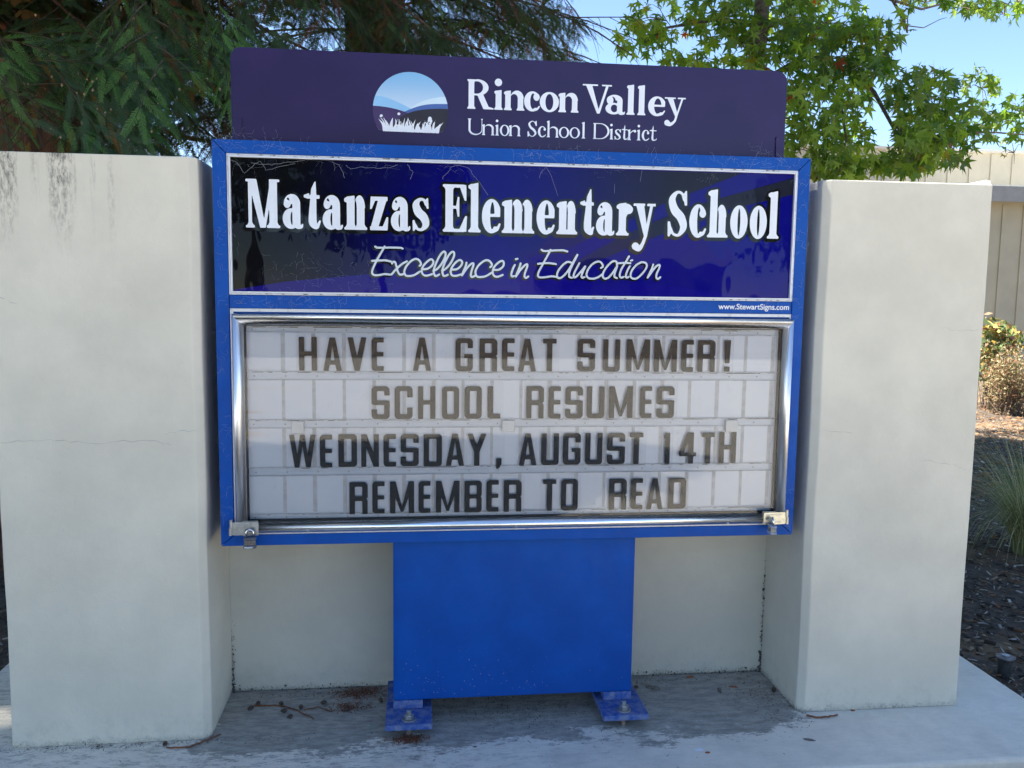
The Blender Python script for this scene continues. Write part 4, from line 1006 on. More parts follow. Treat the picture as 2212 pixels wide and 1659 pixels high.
COARSE = [spray_variant(.17, .055, .036, .026, 6), spray_variant(.2, .05, .038, .026, 7, .4)]
MT['needle'] = leaf_mat('redwood needles', .30, .55)
MT['gumleaf'] = leaf_mat('sweetgum leaves', .55, .45, .4)
MT['bark_r'] = M('redwood bark', .95, base=(.1, .05, .035))
def rbark():
    m = MT['bark_r']; n1 = m.noise(1, 8, .75, (38, 38, 2.2), .6); n2 = m.noise(9, 5)
    c = m.mix(m.ramp(n1, .32, .66), (.026, .013, .010), (.27, .125, .080)); c = m.mix(m.math('MULTIPLY', m.ramp(n2, .4, .7), .35), c, (.15, .11, .09))
    m.set('Base Color', c); m.bump(n1, 1, .03)
rbark(); MT['bark_r'] = MT['bark_r'].m
MT['bark_g'] = simple('grey brown bark', (.16, .12, .095), .9, var=.5, scale=30, bump=.6, bscale=60)
MT['rtwig'] = simple('dark green brown twig', (.055, .048, .028), .9, var=.3, scale=50)
MT['twig'] = simple('dry twig bark', (.17, .12, .085), .9, var=.4, scale=50)
def branch_pts(p0, d0, L, droop, n=9, wob=.05, r=RNG):
    P = [np.array(p0, float)]; d = np.array(d0, float); d /= np.linalg.norm(d)
    for k in range(n-1):
        d = d+np.array([r.normal(0, wob), r.normal(0, wob), -droop/n+r.normal(0, wob*.6)]); d /= np.linalg.norm(d)
        P.append(P[-1]+d*L/(n-1))
    return np.array(P)
def interp(P, t):
    t = np.clip(t, 0, 1)*(len(P)-1); i = np.minimum(t.astype(int), len(P)-2); f = (t-i)[:, None]
    return P[i]*(1-f)+P[i+1]*f, P[i+1]-P[i]
def conifer_boughs(limbs, sec_step, sec_len, spr_step, size, r, hang=.5):
    O, A, N, tw = [], [], [], []
    for P in limbs:
        L = np.linalg.norm(np.diff(P, axis=0), axis=1).sum()
        ts = np.arange(.12, 1, sec_step/L); q, d = interp(P, ts); d = norm(d)
        for k in range(len(ts)):
            side = np.cross(d[k], [0, 0, 1.]); side /= np.linalg.norm(side)+1e-9; side *= (1 if k % 2 else -1)
            dir_ = side*.8+d[k]*.6+np.array([0, 0, r.uniform(-.5, .15)])
            sl_ = sec_len*r.uniform(.55, 1.15)*(1-.45*ts[k])
            B_ = branch_pts(q[k], dir_, sl_, hang*r.uniform(.6, 1.5), 6, .07, r); tw.append(B_)
            tt = np.arange(.08, 1.0, spr_step/sl_); bq, bd = interp(B_, tt); bd = norm(bd)
            for j in range(len(tt)):
                s2 = np.cross(bd[j], [0, 0, 1.]); s2 /= np.linalg.norm(s2)+1e-9; s2 *= (1 if j % 2 else -1)
                O.append(bq[j]); A.append(bd[j]*.75+s2*.75+np.array([0, 0, -.20])+r.normal(0, .12, 3)); N.append(np.array([0, -.55, .8])+r.normal(0, .30, 3))
            O.append(bq[-1]); A.append(bd[-1]+np.array([0, 0, -.2])); N.append(np.array([0, -.55, .8])+r.normal(0, .25, 3))
    return np.array(O), np.array(A), np.array(N), tw
def needle_tints(n, r, dark=1.0):
    g = r.uniform(0, 1, n)[:, None]
    T = np.array([.030, .056, .024])*(1-g)+np.array([.085, .125, .040])*g
    k = r.uniform(0, 1, n)
    T[k < .19] = np.array([.17, .10, .03])*r.uniform(.6, 1.1); T[k < .07] = np.array([.22, .10, .055])
    T[k > .93] = np.array([.09, .19, .06])
    return T*dark  # dark lowers the tint: shade deep in the boughs put into the colour
def fluted_trunk(c, r0, r1, h, seed, nseg=110, nring=70, z0=-.2):
    r = random.Random(seed); ph = [r.uniform(0, 6.28) for _ in range(8)]
    vs = []
    for j in range(nring+1):
        z = z0+(h-z0)*(j/nring)**1.3; R = r0+(r1-r0)*(z/h)
        R *= 1+.5*math.exp(-(z+.1)*2.2)
        for i in range(nseg):
            a = 2*math.pi*i/nseg
            q = .045*math.sin(9*a+ph[0]+.25*z)+.030*math.sin(17*a+ph[1]-.5*z+.6*math.sin(z+ph[2]))+.022*abs(math.sin(31*a+ph[3]+.8*math.sin(1.7*z+ph[4])))+.012*math.sin(53*a+ph[5]+z*2)+r.uniform(-.008, .008)
            vs.append((c[0]+R*(1+q)*math.cos(a), c[1]+R*(1+q)*math.sin(a), z))
    m = MB(); m.v = vs
    m.f = [(j*nseg+i, j*nseg+(i+1) % nseg, (j+1)*nseg+(i+1) % nseg, (j+1)*nseg+i) for j in range(nring) for i in range(nseg)]
    return m
def redwood(pos, r0, h, label, limbs, variants, steps, size, up, seed, fine_parts, dark=1.0, hang=.5):
    r = np.random.default_rng(seed)
    t = thing('redwood_tree', (pos[0], pos[1], -.1), label, 'tree', 'redwoods behind the sign')
    fluted_trunk(pos, r0, r0*.35, h, seed).build('trunk', MT['bark_r'], t, smooth=True)
    for P in limbs:
        if pos[1] < 5 and P[:, 2].min() < 2.5 and P[:, 1].min() < 2.3 and P[:, 0].min() > TP[0]-.3: P = P[:max(3, int((P[:, 2] > 2.62).sum()))]
        MB().tube([tuple(p) for p in P], list(np.linspace(.014, .004, len(P))), 7).build('branch', MT['bark_r'], t, smooth=True)
    O, A, N, tw = conifer_boughs(limbs, *steps, size, r, hang)
    m = MB()
    for B_ in tw: m.tube([tuple(p) for p in B_], list(np.linspace(.0036, .0012, len(B_))), 4, False)
    tag(m.build('twigs', MT['rtwig'], t), kind='stuff')
    keep = np.ones(len(O), bool)
    keep &= ~((O[:, 1] < .75) & (O[:, 2] < 2.22) & (O[:, 0] > -1.4))      # nothing grows into the piers or the sign
    keep &= ~((O[:, 0] < -.92) & (O[:, 1] < 2.4) & (O[:, 2] < 2.62) & (pos[1] < 5))
    keep &= ~((O[:, 0] > .585+(O[:, 1]+2.6)*.190) & (O[:, 2] < 6) & (O[:, 1] > 3))
    O, A, N = O[keep], A[keep], N[keep]; n = len(O)
    A_, B_, C_ = frames(A, N); S_ = size*r.uniform(.75, 1.25, n); tint = needle_tints(n, r, dark); which = r.integers(0, len(variants), n)
    u, v, z = proj(O); vis = (z > 0) & (u > -20) & (u < 2230) & (v > -20) & (v < 340)
    order = np.argsort(np.where(vis, z, 1e9)); sel = order[:fine_parts]
    vv = [a for a, b in variants]; ff = [b for a, b in variants]
    parts_from(t, 'spray', vv, ff, which, O, A_, B_, C_, S_, tint, MT['needle'], sel)
    rest = np.ones(n, bool); rest[sel] = False
    far = rest & ~((z > 0) & (u > -60) & (u < 2260) & (v > -90) & (v < 360)); rest &= ~far; far &= r.uniform(0, 1, n) < .55
    place_stuff('foliage', inst_mesh('foliage', vv, ff, which[rest], O[rest], A_[rest], B_[rest], C_[rest], S_[rest], tint[rest], LOC[t.name]), MT['needle'], t)
    place_stuff('outer_foliage', inst_mesh('outer_foliage', [a for a, b in COARSE], [b for a, b in COARSE], which[far] % 2, O[far], A_[far], B_[far], C_[far], S_[far]*1.25, tint[far], LOC[t.name]), MT['needle'], t)
    # crown above the picture
    O2, A2, N2 = up(r); u2, v2, z2 = proj(O2); ok2 = ~((z2 > 0) & (z2 < 9) & (v2 > -140) & (v2 < 700) & (u2 > -300) & (u2 < 2500)); O2, A2, N2 = O2[ok2], A2[ok2], N2[ok2]; n2 = len(O2); A2, B2, C2 = frames(A2, N2)
    w2 = r.integers(0, 2, n2)
    place_stuff('upper_foliage', inst_mesh('upper_foliage', [a for a, b in COARSE], [b for a, b in COARSE], w2, O2, A2, B2, C2, r.uniform(2.2, 3.6, n2), needle_tints(n2, r), LOC[t.name]), MT['needle'], t)
    print('redwood sprays', n, n2); return t
def crown(cx, cy, z0, z1, r0, r1, n):
    def up(r):
        z = z0+(z1-z0)*r.uniform(0, 1, n)**1.2; a = r.uniform(0, 2*np.pi, n); R = (r0+(r1-r0)*(z-z0)/(z1-z0))*np.sqrt(r.uniform(.02, 1, n))
        O = np.stack([cx+R*np.cos(a), cy+R*np.sin(a), z], 1)
        A = np.stack([np.cos(a), np.sin(a), np.full(n, -.35)], 1)+r.normal(0, .3, (n, 3)); N = np.array([0, 0, 1.])+r.normal(0, .35, (n, 3))
        return O, A, N
    return up
r1 = np.random.default_rng(5)
tp = at(60, 290, 'y', 2.6); TP = (tp.x, 2.6)
limbs = []
for k in range(64):                                       # low boughs sweeping forward and to the right of the trunk
    z = r1.uniform(2.6, 5.2); a = math.radians(r1.uniform(-100, 35)); L = r1.uniform(1.3, 3.0)
    d = (math.cos(a), math.sin(a), r1.uniform(-.25, .15)); limbs.append(branch_pts((TP[0]+.22*d[0], TP[1]+.22*d[1], z), d, L, r1.uniform(.5, 1.3), 9, .05, r1))
for (u0, v0, u1, v1, y0, y1) in ((-120, -200, 250, 190, 2.3, 1.3), (-200, -60, 180, 130, 2.3, 1.1), (-150, -150, 330, 110, 2.2, 1.5), (-150, 60, 230, 240, 2.2, 1.3), (-150, -60, 60, 250, 2.2, 1.3), (-100, -260, 400, 30, 2.4, 1.6)):
    p, q = at(u0, v0, 'y', y0), at(u1, v1, 'y', y1); d = q-p
    limbs.append(branch_pts(p, (d.x, d.y, d.z+.35*d.length), d.length*1.08, .8, 9, .03, r1))
redwood(TP, .40, 17, 'near redwood with thick fluted red bark and drooping needle sprays behind the left pier', limbs, SEMI, (.070, .50, .034), 1.0,
        crown(TP[0]+.8, TP[1]+2.2, 4.8, 17, 3.2, 1.5, 6500), 21, 300, .62, hang=.3)  # needle tint darkened to give depth shade behind the hanging sprays
# big open sprays hanging in front of the trunk, their flat sides to the path
rn = np.random.default_rng(77); O, A, N, tips = [], [], [], []; m = MB()
for k in range(120):
    if k < 85: u0, v0 = rn.uniform(-60, 230), rn.uniform(60, 215)
    else: u0, v0 = rn.uniform(230, 560), rn.uniform(-30, 60)
    p = np.array(at(u0, v0, 'y', rn.uniform(.95, 1.65))); an = math.radians(rn.uniform(-70, 12) if k < 85 else rn.uniform(-110, -30)); d = np.array([math.cos(an), rn.uniform(-.35, .25), math.sin(an)])
    B_ = branch_pts(p, d, rn.uniform(.20, .42), .45, 6, .05, rn); m.tube([tuple(q) for q in B_], list(np.linspace(.003, .0012, 6)), 4, False)
    tt = np.arange(.08, 1, .13); q, bd = interp(B_, tt); bd = norm(bd)
    nf = np.array([rn.normal(0, .25), -.8, .55+rn.normal(0, .25)])
    for j in range(len(tt)):
        s2 = np.cross(bd[j], nf); s2 /= np.linalg.norm(s2); s2 *= (1 if j % 2 else -1)
        O.append(q[j]); A.append(bd[j]*.8+s2*.62+rn.normal(0, .06, 3)); N.append(nf+rn.normal(0, .14, 3)); tips.append(k)
    O.append(B_[-1]); A.append(bd[-1]); N.append(nf); tips.append(k)
O, A, N = np.array(O), np.array(A), np.array(N); n = len(O); A_, B_, C_ = frames(A, N)
kind = rn.uniform(0, 1, 120)[np.array(tips)]
tint = np.where((kind < .36)[:, None], np.array([.11, .24, .07]), np.where((kind > .92)[:, None], np.array([.24, .15, .04]), np.array([.058, .112, .058])))*rn.uniform(.75, 1.25, (n, 1))
ok = ~((O[:, 1] < .75) & (O[:, 2] < 2.0)) & ~((O[:, 2] < 2.27) & (O[:, 0] < -.8) & (rn.uniform(0, 1, n) < .72)); S_ = rn.uniform(.75, 1.3, n); which = rn.integers(0, 3, n)
place_stuff('hanging_sprays', inst_mesh('hanging_sprays', [a for a, b in FINE], [b for a, b in FINE], which[ok], O[ok], A_[ok], B_[ok], C_[ok], S_[ok], tint[ok], LOC['redwood_tree']), MT['needle'], bpy.data.objects['redwood_tree'])
tag(m.build('twigs', MT['rtwig'], bpy.data.objects['redwood_tree']), kind='stuff')
bud = MB()                                               # pale cone buds at the spray tips
E_ = O+A_*(S_*.125)[:, None]
for i in np.nonzero(ok)[0]:
    if rn.uniform() < .30 and kind[i] >= .25:
        e = E_[i]+np.array([0, 0, -.006]); q = rn.uniform(.003, .0055)
        bud.add([e+np.array(t_)*q for t_ in ((1, 0, 0), (-1, 0, 0), (0, 1, 0), (0, -1, 0), (0, 0, 1.4), (0, 0, -1.4))], [(0, 2, 4), (2, 1, 4), (1, 3, 4), (3, 0, 4), (2, 0, 5), (1, 2, 5), (3, 1, 5), (0, 3, 5)])
MT['bud'] = simple('pale cone buds', (.42, .30, .20), .8, var=.3, scale=90)
tag(bud.build('cone_buds', MT['bud'], bpy.data.objects['redwood_tree']), kind='stuff')
# a few bare hanging twigs and dead shoots on the near tree
near = [o for o in COL.objects if o.name == 'redwood_tree'][0]
c0 = src(0, 0, 1.6458)
for pts, rad in (([(850, 50), (760, 100), (690, 130), (570, 180), (520, 245)], .011), ([(700, 140), (690, 240), (670, 380), (620, 480)], .008), ([(1240, -40), (1262, 180), (1300, 350), (1350, 430)], .007),
                 ([(450, 160), (570, 180)], .005), ([(0, 690), (60, 680), (130, 650)], .007), ([(1000, 830), (1200, 890), (1500, 935), (1700, 960)], .02), ([(1210, 820), (1150, 900)], .004)):
    P = [at(*c0(*p), 'y', 1.75 if rad < .02 else 3.4) for p in pts]
    MB().tube(P, list(np.linspace(rad, rad*.5, len(P))), 7).build('branch', MT['bark_g'] if rad < .02 else MT['bark_r'], near, smooth=True)
r2 = np.random.default_rng(9)
T2 = (.15, 7.2); limbs2 = []
for k in range(105):
    z = 1.6+r2.uniform(0, 4.6); a = math.radians(r2.uniform(-175, 8)); L = r2.uniform(1.8, 3.1)
    d = (math.cos(a), math.sin(a), r2.uniform(-.2, .25)); limbs2.append(branch_pts((T2[0]+.2*d[0], T2[1]+.2*d[1], z), d, L, r2.uniform(.4, 1.1), 8, .06, r2))
redwood(T2, .36, 18, 'farther redwood whose fine dark boughs reach over the purple plaque', limbs2, MIDS, (.12, .72, .055), 1.15,
        crown(T2[0]-.6, T2[1]-.6, 6.6, 17, 2.7, 1.2, 5000), 22, 300, hang=.35)
r3 = np.random.default_rng(10); T3 = (-4.2, 8.5); limbs3 = []
for k in range(60):
    z = .8+r3.uniform(0, 5.5); a = math.radians(r3.uniform(-170, 30)); L = r3.uniform(1.8, 3.6)
    d = (math.cos(a), math.sin(a), r3.uniform(-.2, .2)); limbs3.append(branch_pts((T3[0]+.2*d[0], T3[1]+.2*d[1], z), d, L, r3.uniform(.4, 1.0), 8, .06, r3))
redwood(T3, .42, 18, 'dark redwood deepest in shade, seen between the near trunk and the sign', limbs3, COARSE, (.15, .85, .075), .9,
        crown(T3[0], T3[1], 6.5, 16, 3.4, 1.0, 2500), 23, 0, .8)

for (x, y, h, n, rr0, lab) in ((-6.2, -1.2, 15, 6000, 3.0, 'tall unseen redwood added left of the sign to shade the slab'), (-7.5, 3.5, 17, 5000, 3.2, 'unseen redwood added left of the near redwood for more shade')):  # added trees out of view, there to shade slab and foreground
    rq = np.random.default_rng(int(h*7)); t = thing('redwood_tree', (x, y, -.1), lab, 'tree', 'redwoods behind the sign')
    fluted_trunk((x, y), .42, .12, h, int(h), 60, 30).build('trunk', MT['bark_r'], t, smooth=True)
    O2, A2, N2 = crown(x+.3, y, 3.6, h+.5, rr0, .6, n)(rq); u2, v2, z2 = proj(O2); q2 = ~((z2 > 0) & (v2 > -500) & (u2 > -900) & (u2 < 2500)); O2, A2, N2 = O2[q2], A2[q2], N2[q2]; n = len(O2); A2, B2, C2 = frames(A2, N2)
    place_stuff('foliage', inst_mesh('foliage', [a for a, b in COARSE], [b for a, b in COARSE], rq.integers(0, 2, n), O2, A2, B2, C2, rq.uniform(2.4, 3.8, n), needle_tints(n, rq), LOC[t.name]), MT['needle'], t)
# ------------------------------------------------------------------ sweetgum
def gum_leaf(seed):
    r = random.Random(seed); tips = [(-104, .78), (-50, .98), (0, 1.12), (50, .98), (104, .78)]; v = [(0, 0, 0)]; ring = []
    cu_, fo_ = r.uniform(.05, .5), r.uniform(-.1, .4)
    base = [(-150, .16)]+[x for k in range(5) for x in ((tips[k][0]-20, None), tips[k], )]
    pts = []
    pts.append((-165, .20))
    for k, (a, R) in enumerate(tips):
        pts += [(a-13, R*.52), (a+r.uniform(-4, 4), R*r.uniform(.9, 1.08)), (a+13, R*.52)]
        if k < 4: pts.append(((a+tips[k+1][0])/2, .36))
    pts.append((165, .20))
    for a, R in pts:
        x, y = R*math.cos(math.radians(a)), R*math.sin(math.radians(a)); v.append((x, y, -cu_*(x*x+y*y)+fo_*abs(y)+r.uniform(-.07, .07)))
    f = [(0, i, i+1) for i in range(1, len(v)-1)]
    i = len(v); v += [(0, -.018, 0), (0, .018, 0), (-.75, .012, .16), (-.75, -.012, .16)]; f += [(i, i+1, i+2), (i, i+2, i+3)]
    return v, f
GUM = [gum_leaf(k) for k in range(12)]
def twig_tree(t, pts, rad, y, mat): 
    P = [at(u, v, 'y', yy) for (u, v), yy in zip(pts, np.linspace(y[0], y[1], len(pts)))]
    MB().tube(P, list(np.linspace(rad, rad*.35, len(P))), 7).build('branch', mat, t, smooth=True); return P
g0 = at(1600, 420, 'y', 6.0)
gt = thing('sweetgum_tree', (g0.x-.05, 6.0, -.1), 'sweetgum with bright star shaped leaves and slim grey trunk rising behind the right pier', 'tree')
P = [Vector((g0.x-.08, 6.05, -.15)), Vector((g0.x-.02, 6.0, 1.6))]+[at(u, v, 'y', 6.0) for u, v in ((1612, 330), (1620, 200), (1640, 90), (1652, -60), (1655, -400))]
MB().tube(P, [.13, .11, .10, .085, .08, .07, .04], 14).build('trunk', MT['bark_g'], gt, smooth=True)
for pts, rad, yy in (([(1625, 190), (1740, 120), (1856, 160), (1889, 200), (1934, 283), (1944, 333)], .034, (6, 5.2)), ([(1928, 267), (1975, 303), (2068, 287), (2150, 286), (2260, 295)], .018, (5.3, 5.8)),
                     ([(1700, 140), (1790, 190), (1818, 233), (1828, 300), (1815, 370)], .02, (6, 5)), ([(1645, 60), (1560, 40), (1440, 60), (1380, 100)], .024, (6, 6.6)), ([(1630, 150), (1570, 195), (1500, 190), (1450, 170)], .014, (6, 6.3)),
                     ([(1650, -40), (1800, -60), (1928, 0), (1951, 40), (1960, 70)], .026, (6, 5.6)), ([(1928, 0), (1990, 20), (2030, 10), (2090, -20), (2180, 10)], .014, (5.7, 6)), ([(1955, 55), (1995, 60), (2030, 42), (2045, 38)], .006, (5.6, 5.5)),
                     ([(1440, 170), (1420, 165), (1400, 145)], .006, (6.3, 6.2)), ([(1640, 90), (1760, 60), (1850, 70), (1900, 90)], .022, (6, 5.4))):
    twig_tree(gt, pts, rad, yy, MT['bark_g'])
rg = np.random.default_rng(31)
BL = [(1385, 90, 55, 50, 6.6, 120), (1440, 45, 90, 50, 6.5, 170), (1500, 130, 60, 22, 6.4, 60), (1560, 50, 80, 60, 6.3, 200), (1590, 170, 60, 50, 6.4, 130), (1470, 150, 50, 16, 6.5, 50),
      (1660, 60, 110, 80, 5.6, 330), (1700, 150, 100, 70, 5.5, 300), (1780, 50, 100, 60, 5.8, 240), (1830, 120, 95, 60, 5.3, 300), (1900, 80, 50, 30, 5.4, 90), (1880, 150, 50, 40, 5.3, 100),
      (1740, 240, 75, 70, 5.2, 300), (1760, 330, 80, 60, 5.2, 260), (1840, 220, 45, 45, 5.2, 110), (1850, 370, 90, 26, 5.4, 170), (1860, 300, 28, 40, 5.5, 60), (1820, 290, 60, 50, 6.2, 70),
      (1990, 210, 85, 60, 5.1, 260), (2010, 290, 80, 65, 5.1, 280), (1960, 330, 40, 50, 5.3, 110), (2070, 270, 90, 50, 5.5, 190), (2060, 330, 50, 40, 5.4, 70), (1930, 360, 60, 25, 5.5, 90), (1985, 345, 40, 45, 5.3, 80),
      (2120, 190, 42, 40, 6.2, 70), (2150, 270, 70, 45, 6.3, 120), (2200, 240, 30, 30, 6.4, 36), (2190, 330, 35, 30, 6.3, 14), (1960, 40, 20, 40, 5.6, 20), (2100, 20, 60, 22, 6.2, 80), (2170, 30, 40, 26, 6.2, 50), (2000, 5, 60, 14, 6.0, 40), (2200, 5, 30, 20, 6.2, 16),
      (1640, 260, 60, 90, 6.8, 130), (1720, 60, 120, 60, 6.9, 150)]
O, dd, cm_ = [], [], []
for (u, v, ru, rv, y, n) in BL:
    shade_ = rg.uniform(.62, 1.15)  # whole leaf clusters dimmed at random, shading put into the tint
    n = int(n*.56)
    for _ in range(n):
        a = rg.uniform(0, 2*np.pi); q = math.sqrt(rg.uniform(0, 1)); yy = y+rg.normal(0, .38)
        p = at(u+ru*q*math.cos(a), v-8+rv*q*math.sin(a), 'y', yy); O.append(p); cm_.append(shade_); dd.append((math.cos(a)*.35, rg.normal(-.15, .5), -.8))
O = np.array([tuple(p) for p in O]); A = np.array(dd)+rg.normal(0, .33, (len(O), 3)); N = np.stack([rg.normal(0, .55, len(O)), -np.abs(rg.normal(.7, .5, len(O))), rg.normal(.55, .45, len(O))], 1)
n = len(O); A_, B_, C_ = frames(A, N); S_ = rg.uniform(.058, .118, n)
gmix = rg.uniform(0, 1, n)[:, None]; tint = np.array([.060, .140, .026])*(1-gmix)+np.array([.21, .31, .055])*gmix
k = rg.uniform(0, 1, n); tint[k < .03] = (.25, .24, .04); tint[k < .004] = (.28, .09, .03); tint = tint*np.array(cm_)[:, None]
which = rg.integers(0, 12, n)
u, v, z = proj(O); vis = (u > 0) & (u < 2212) & (v > 0) & (v < 400); order = np.argsort(np.where(vis, z, 1e9)); sel = order[:300]
vv = [a for a, b in GUM]; ff = [b for a, b in GUM]
parts_from(gt, 'leaf', vv, ff, which, O, A_, B_, C_, S_, tint, MT['gumleaf'], sel)
rest = np.ones(n, bool); rest[sel] = False
place_stuff('foliage', inst_mesh('foliage', vv, ff, which[rest], O[rest], A_[rest], B_[rest], C_[rest], S_[rest], tint[rest], LOC[gt.name]), MT['gumleaf'], gt)
n2 = 3600; z = rg.uniform(4.75, 9.5, n2); a = rg.uniform(0, 2*np.pi, n2); R = 2.9*np.sqrt(rg.uniform(0, 1, n2))*np.sqrt(np.clip(1-((z-6.2)/3.5)**2, .05, 1))
O2 = np.stack([4.0+R*np.cos(a), 5.0+R*np.sin(a), z], 1); u, v, zz = proj(O2); ok = (v < -40)
O2 = O2[ok]; n2 = len(O2); A2, B2, C2 = frames(rg.normal(0, .5, (n2, 3))+np.array([0, 0, -.7]), rg.normal(0, .6, (n2, 3))+np.array([0, 0, .6]))
g2 = rg.uniform(0, 1, n2)[:, None]; t2 = np.array([.040, .105, .028])*(1-g2)+np.array([.085, .17, .035])*g2
place_stuff('upper_foliage', inst_mesh('upper_foliage', vv, ff, rg.integers(0, 5, n2), O2, A2, B2, C2, rg.uniform(.09, .14, n2), t2, LOC[gt.name]), MT['gumleaf'], gt)
m = MB()                                                 # thin twigs carrying the leaf clusters
for (u, v, ru, rv, y, n) in BL:
    for _ in range(5):
        a = rg.uniform(0, 2*np.pi); p = at(u, v, 'y', y); q = at(u+ru*.8*math.cos(a), v+rv*.8*math.sin(a), 'y', y+rg.normal(0, .25)); mid = (p+q)/2+Vector((0, 0, .04))
        m.tube([p, mid, q], [.006, .004, .002], 4, False)
tag(m.build('twigs', MT['bark_g'], gt), kind='stuff')

# ------------------------------------------------------------------ building on the right
bd = thing('school_building', (12, 12, -.1), 'low beige board and batten school building with grey fascia beyond the right pier', 'building')
MT['wall_o'] = simple('olive beige siding', (.46, .43, .32), .8, var=.05, scale=3)
MT['wall_u'] = simple('pale beige siding', (.52, .48, .38), .8, var=.05, scale=3)
MT['fascia'] = simple('grey fascia board', (.30, .30, .285), .7, var=.08, scale=6)
MT['roof'] = simple('pale roof edging', (.62, .60, .54), .6, var=.08)
zf0 = at(2180, 437, 'y', 11.7).z; zf1 = at(2180, 404, 'y', 11.7).z; xl = at(1890, 400, 'y', 12).x
xb = at(2100, 400, 'y', 12).x
MB().box(xb, 12.0, -.1, xl+16, 12.3, zf0+.05).build('wall', MT['wall_o'], bd)
x = at(2157, 560, 'y', 12).x-.41*1
for k in range(35):
    MB().box(x+k*.41, 11.978, -.05, x+k*.41+.075, 11.999, zf0-.02).build('batten', MT['wall_o'], bd, bevel=.003)
MB().box(xb-.1, 11.60, zf0, xl+16, 11.66, zf1).build('fascia', MT['fascia'], bd)
MB().box(xb-.1, 11.661, zf1-.05, xl+16, 14.2, zf1+.03).build('roof', MT['roof'], bd)
zu1 = at(2150, 331, 'y', 14).z
MB().box(xl-1.2, 14.0, -.1, xl+16, 14.3, zu1).build('upper_wall', MT['wall_u'], bd)
for k in range(36): MB().box(xl-1.1+k*.47, 13.975, zf1+.28, xl-1.1+k*.47+.07, 13.999, zu1-.03).build('batten', MT['wall_u'], bd, bevel=.003)
for k in range(12): MB().box(xb+.2+k*1.3, 11.9, zf1+.031, xb+.2+k*1.3+.09, 13.95, zf1+.14).build('rafter', MT['roof'], bd)
MB().box(xl-1.25, 13.90, zu1, xl+16, 18, zu1+.05).build('upper_roof', MT['roof'], bd)

# ------------------------------------------------------------------ shrub, grass, mulch
MT['dry'] = leaf_mat('dry leaves', .25, .7, .2)
def quad_leaf(): return [(-.5, 0, 0), (0, -.28, .06), (.5, 0, 0), (0, .28, .06)], [(0, 1, 2), (0, 2, 3)]
def shrub(name, label, c, blobs, sz, cols, seed, nst, cat='shrub'):
    r = np.random.default_rng(seed); t = thing(name, c, label, cat); O = []
    m = MB()
    for (dx, dy, dz, rx, rz, n) in blobs:
        q = r.normal(0, .45, (n, 3)); O.append(np.array(c)+np.array([dx, dy, dz])+q*np.array([rx, rx, rz]))
    O = np.vstack(O); n = len(O); O[:, 2] = np.maximum(O[:, 2], -.08)
    for _ in range(nst):
        p = O[r.integers(0, n)]; b = np.array(c)+np.array([r.normal(0, .09), r.normal(0, .09), 0]); mid = (p+b)/2+np.array([r.normal(0, .05), r.normal(0, .05), .10])
        m.tube([tuple(b), tuple(mid), tuple(p)], [.005, .0035, .0015], 4, False)
    tag(m.build('stems', MT['twig'], t), kind='stuff')
    A_, B_, C_ = frames(r.normal(0, 1, (n, 3)), r.normal(0, 1, (n, 3))+np.array([0, 0, .6]))
    k = r.choice(len(cols), n, p=[c_[1] for c_ in cols]); tint = np.array([c_[0] for c_ in cols])[k]*r.uniform(.7, 1.2, (n, 1))
    v, f = quad_leaf()
    place_stuff('leaves', inst_mesh('leaves', [v], [f], np.zeros(n, int), O, A_, B_, C_, r.uniform(*sz, n), tint, c), MT['dry'], t)
    return t
b = at(2170, 870, 'z', -.1); print('shrub at', b)
sy = 7.6; bx = at(2175, 800, 'y', sy).x
shrub('dry_shrub', 'sunlit tan dried shrub with fine twiggy stems in front of the building', (bx+.05, sy, -.1), [(0, 0, .42, .34, .40, 2600), (.35, .1, .35, .35, .35, 1800), (-.15, -.1, .6, .25, .3, 700)], (.02, .05), [((.36, .29, .17), .5), ((.22, .17, .09), .25), ((.14, .16, .07), .18), ((.30, .14, .08), .07)], 41, 160)
gy = at(2150, 700, 'y', sy+.5)
shrub('leafy_shrub', 'shrub with broad yellow and green leaves behind the dried shrub', (gy.x, sy+.5, -.1), [(0, 0, gy.z-.02, .22, .22, 260), (.3, 0, gy.z-.14, .3, .2, 140), (-.05, 0, gy.z-.35, .25, .3, 200)], (.08, .13), [((.40, .33, .10), .28), ((.13, .19, .08), .40), ((.34, .20, .12), .14), ((.28, .28, .14), .18)], 42, 60)
dy = at(2130, 840, 'y', 5.9)
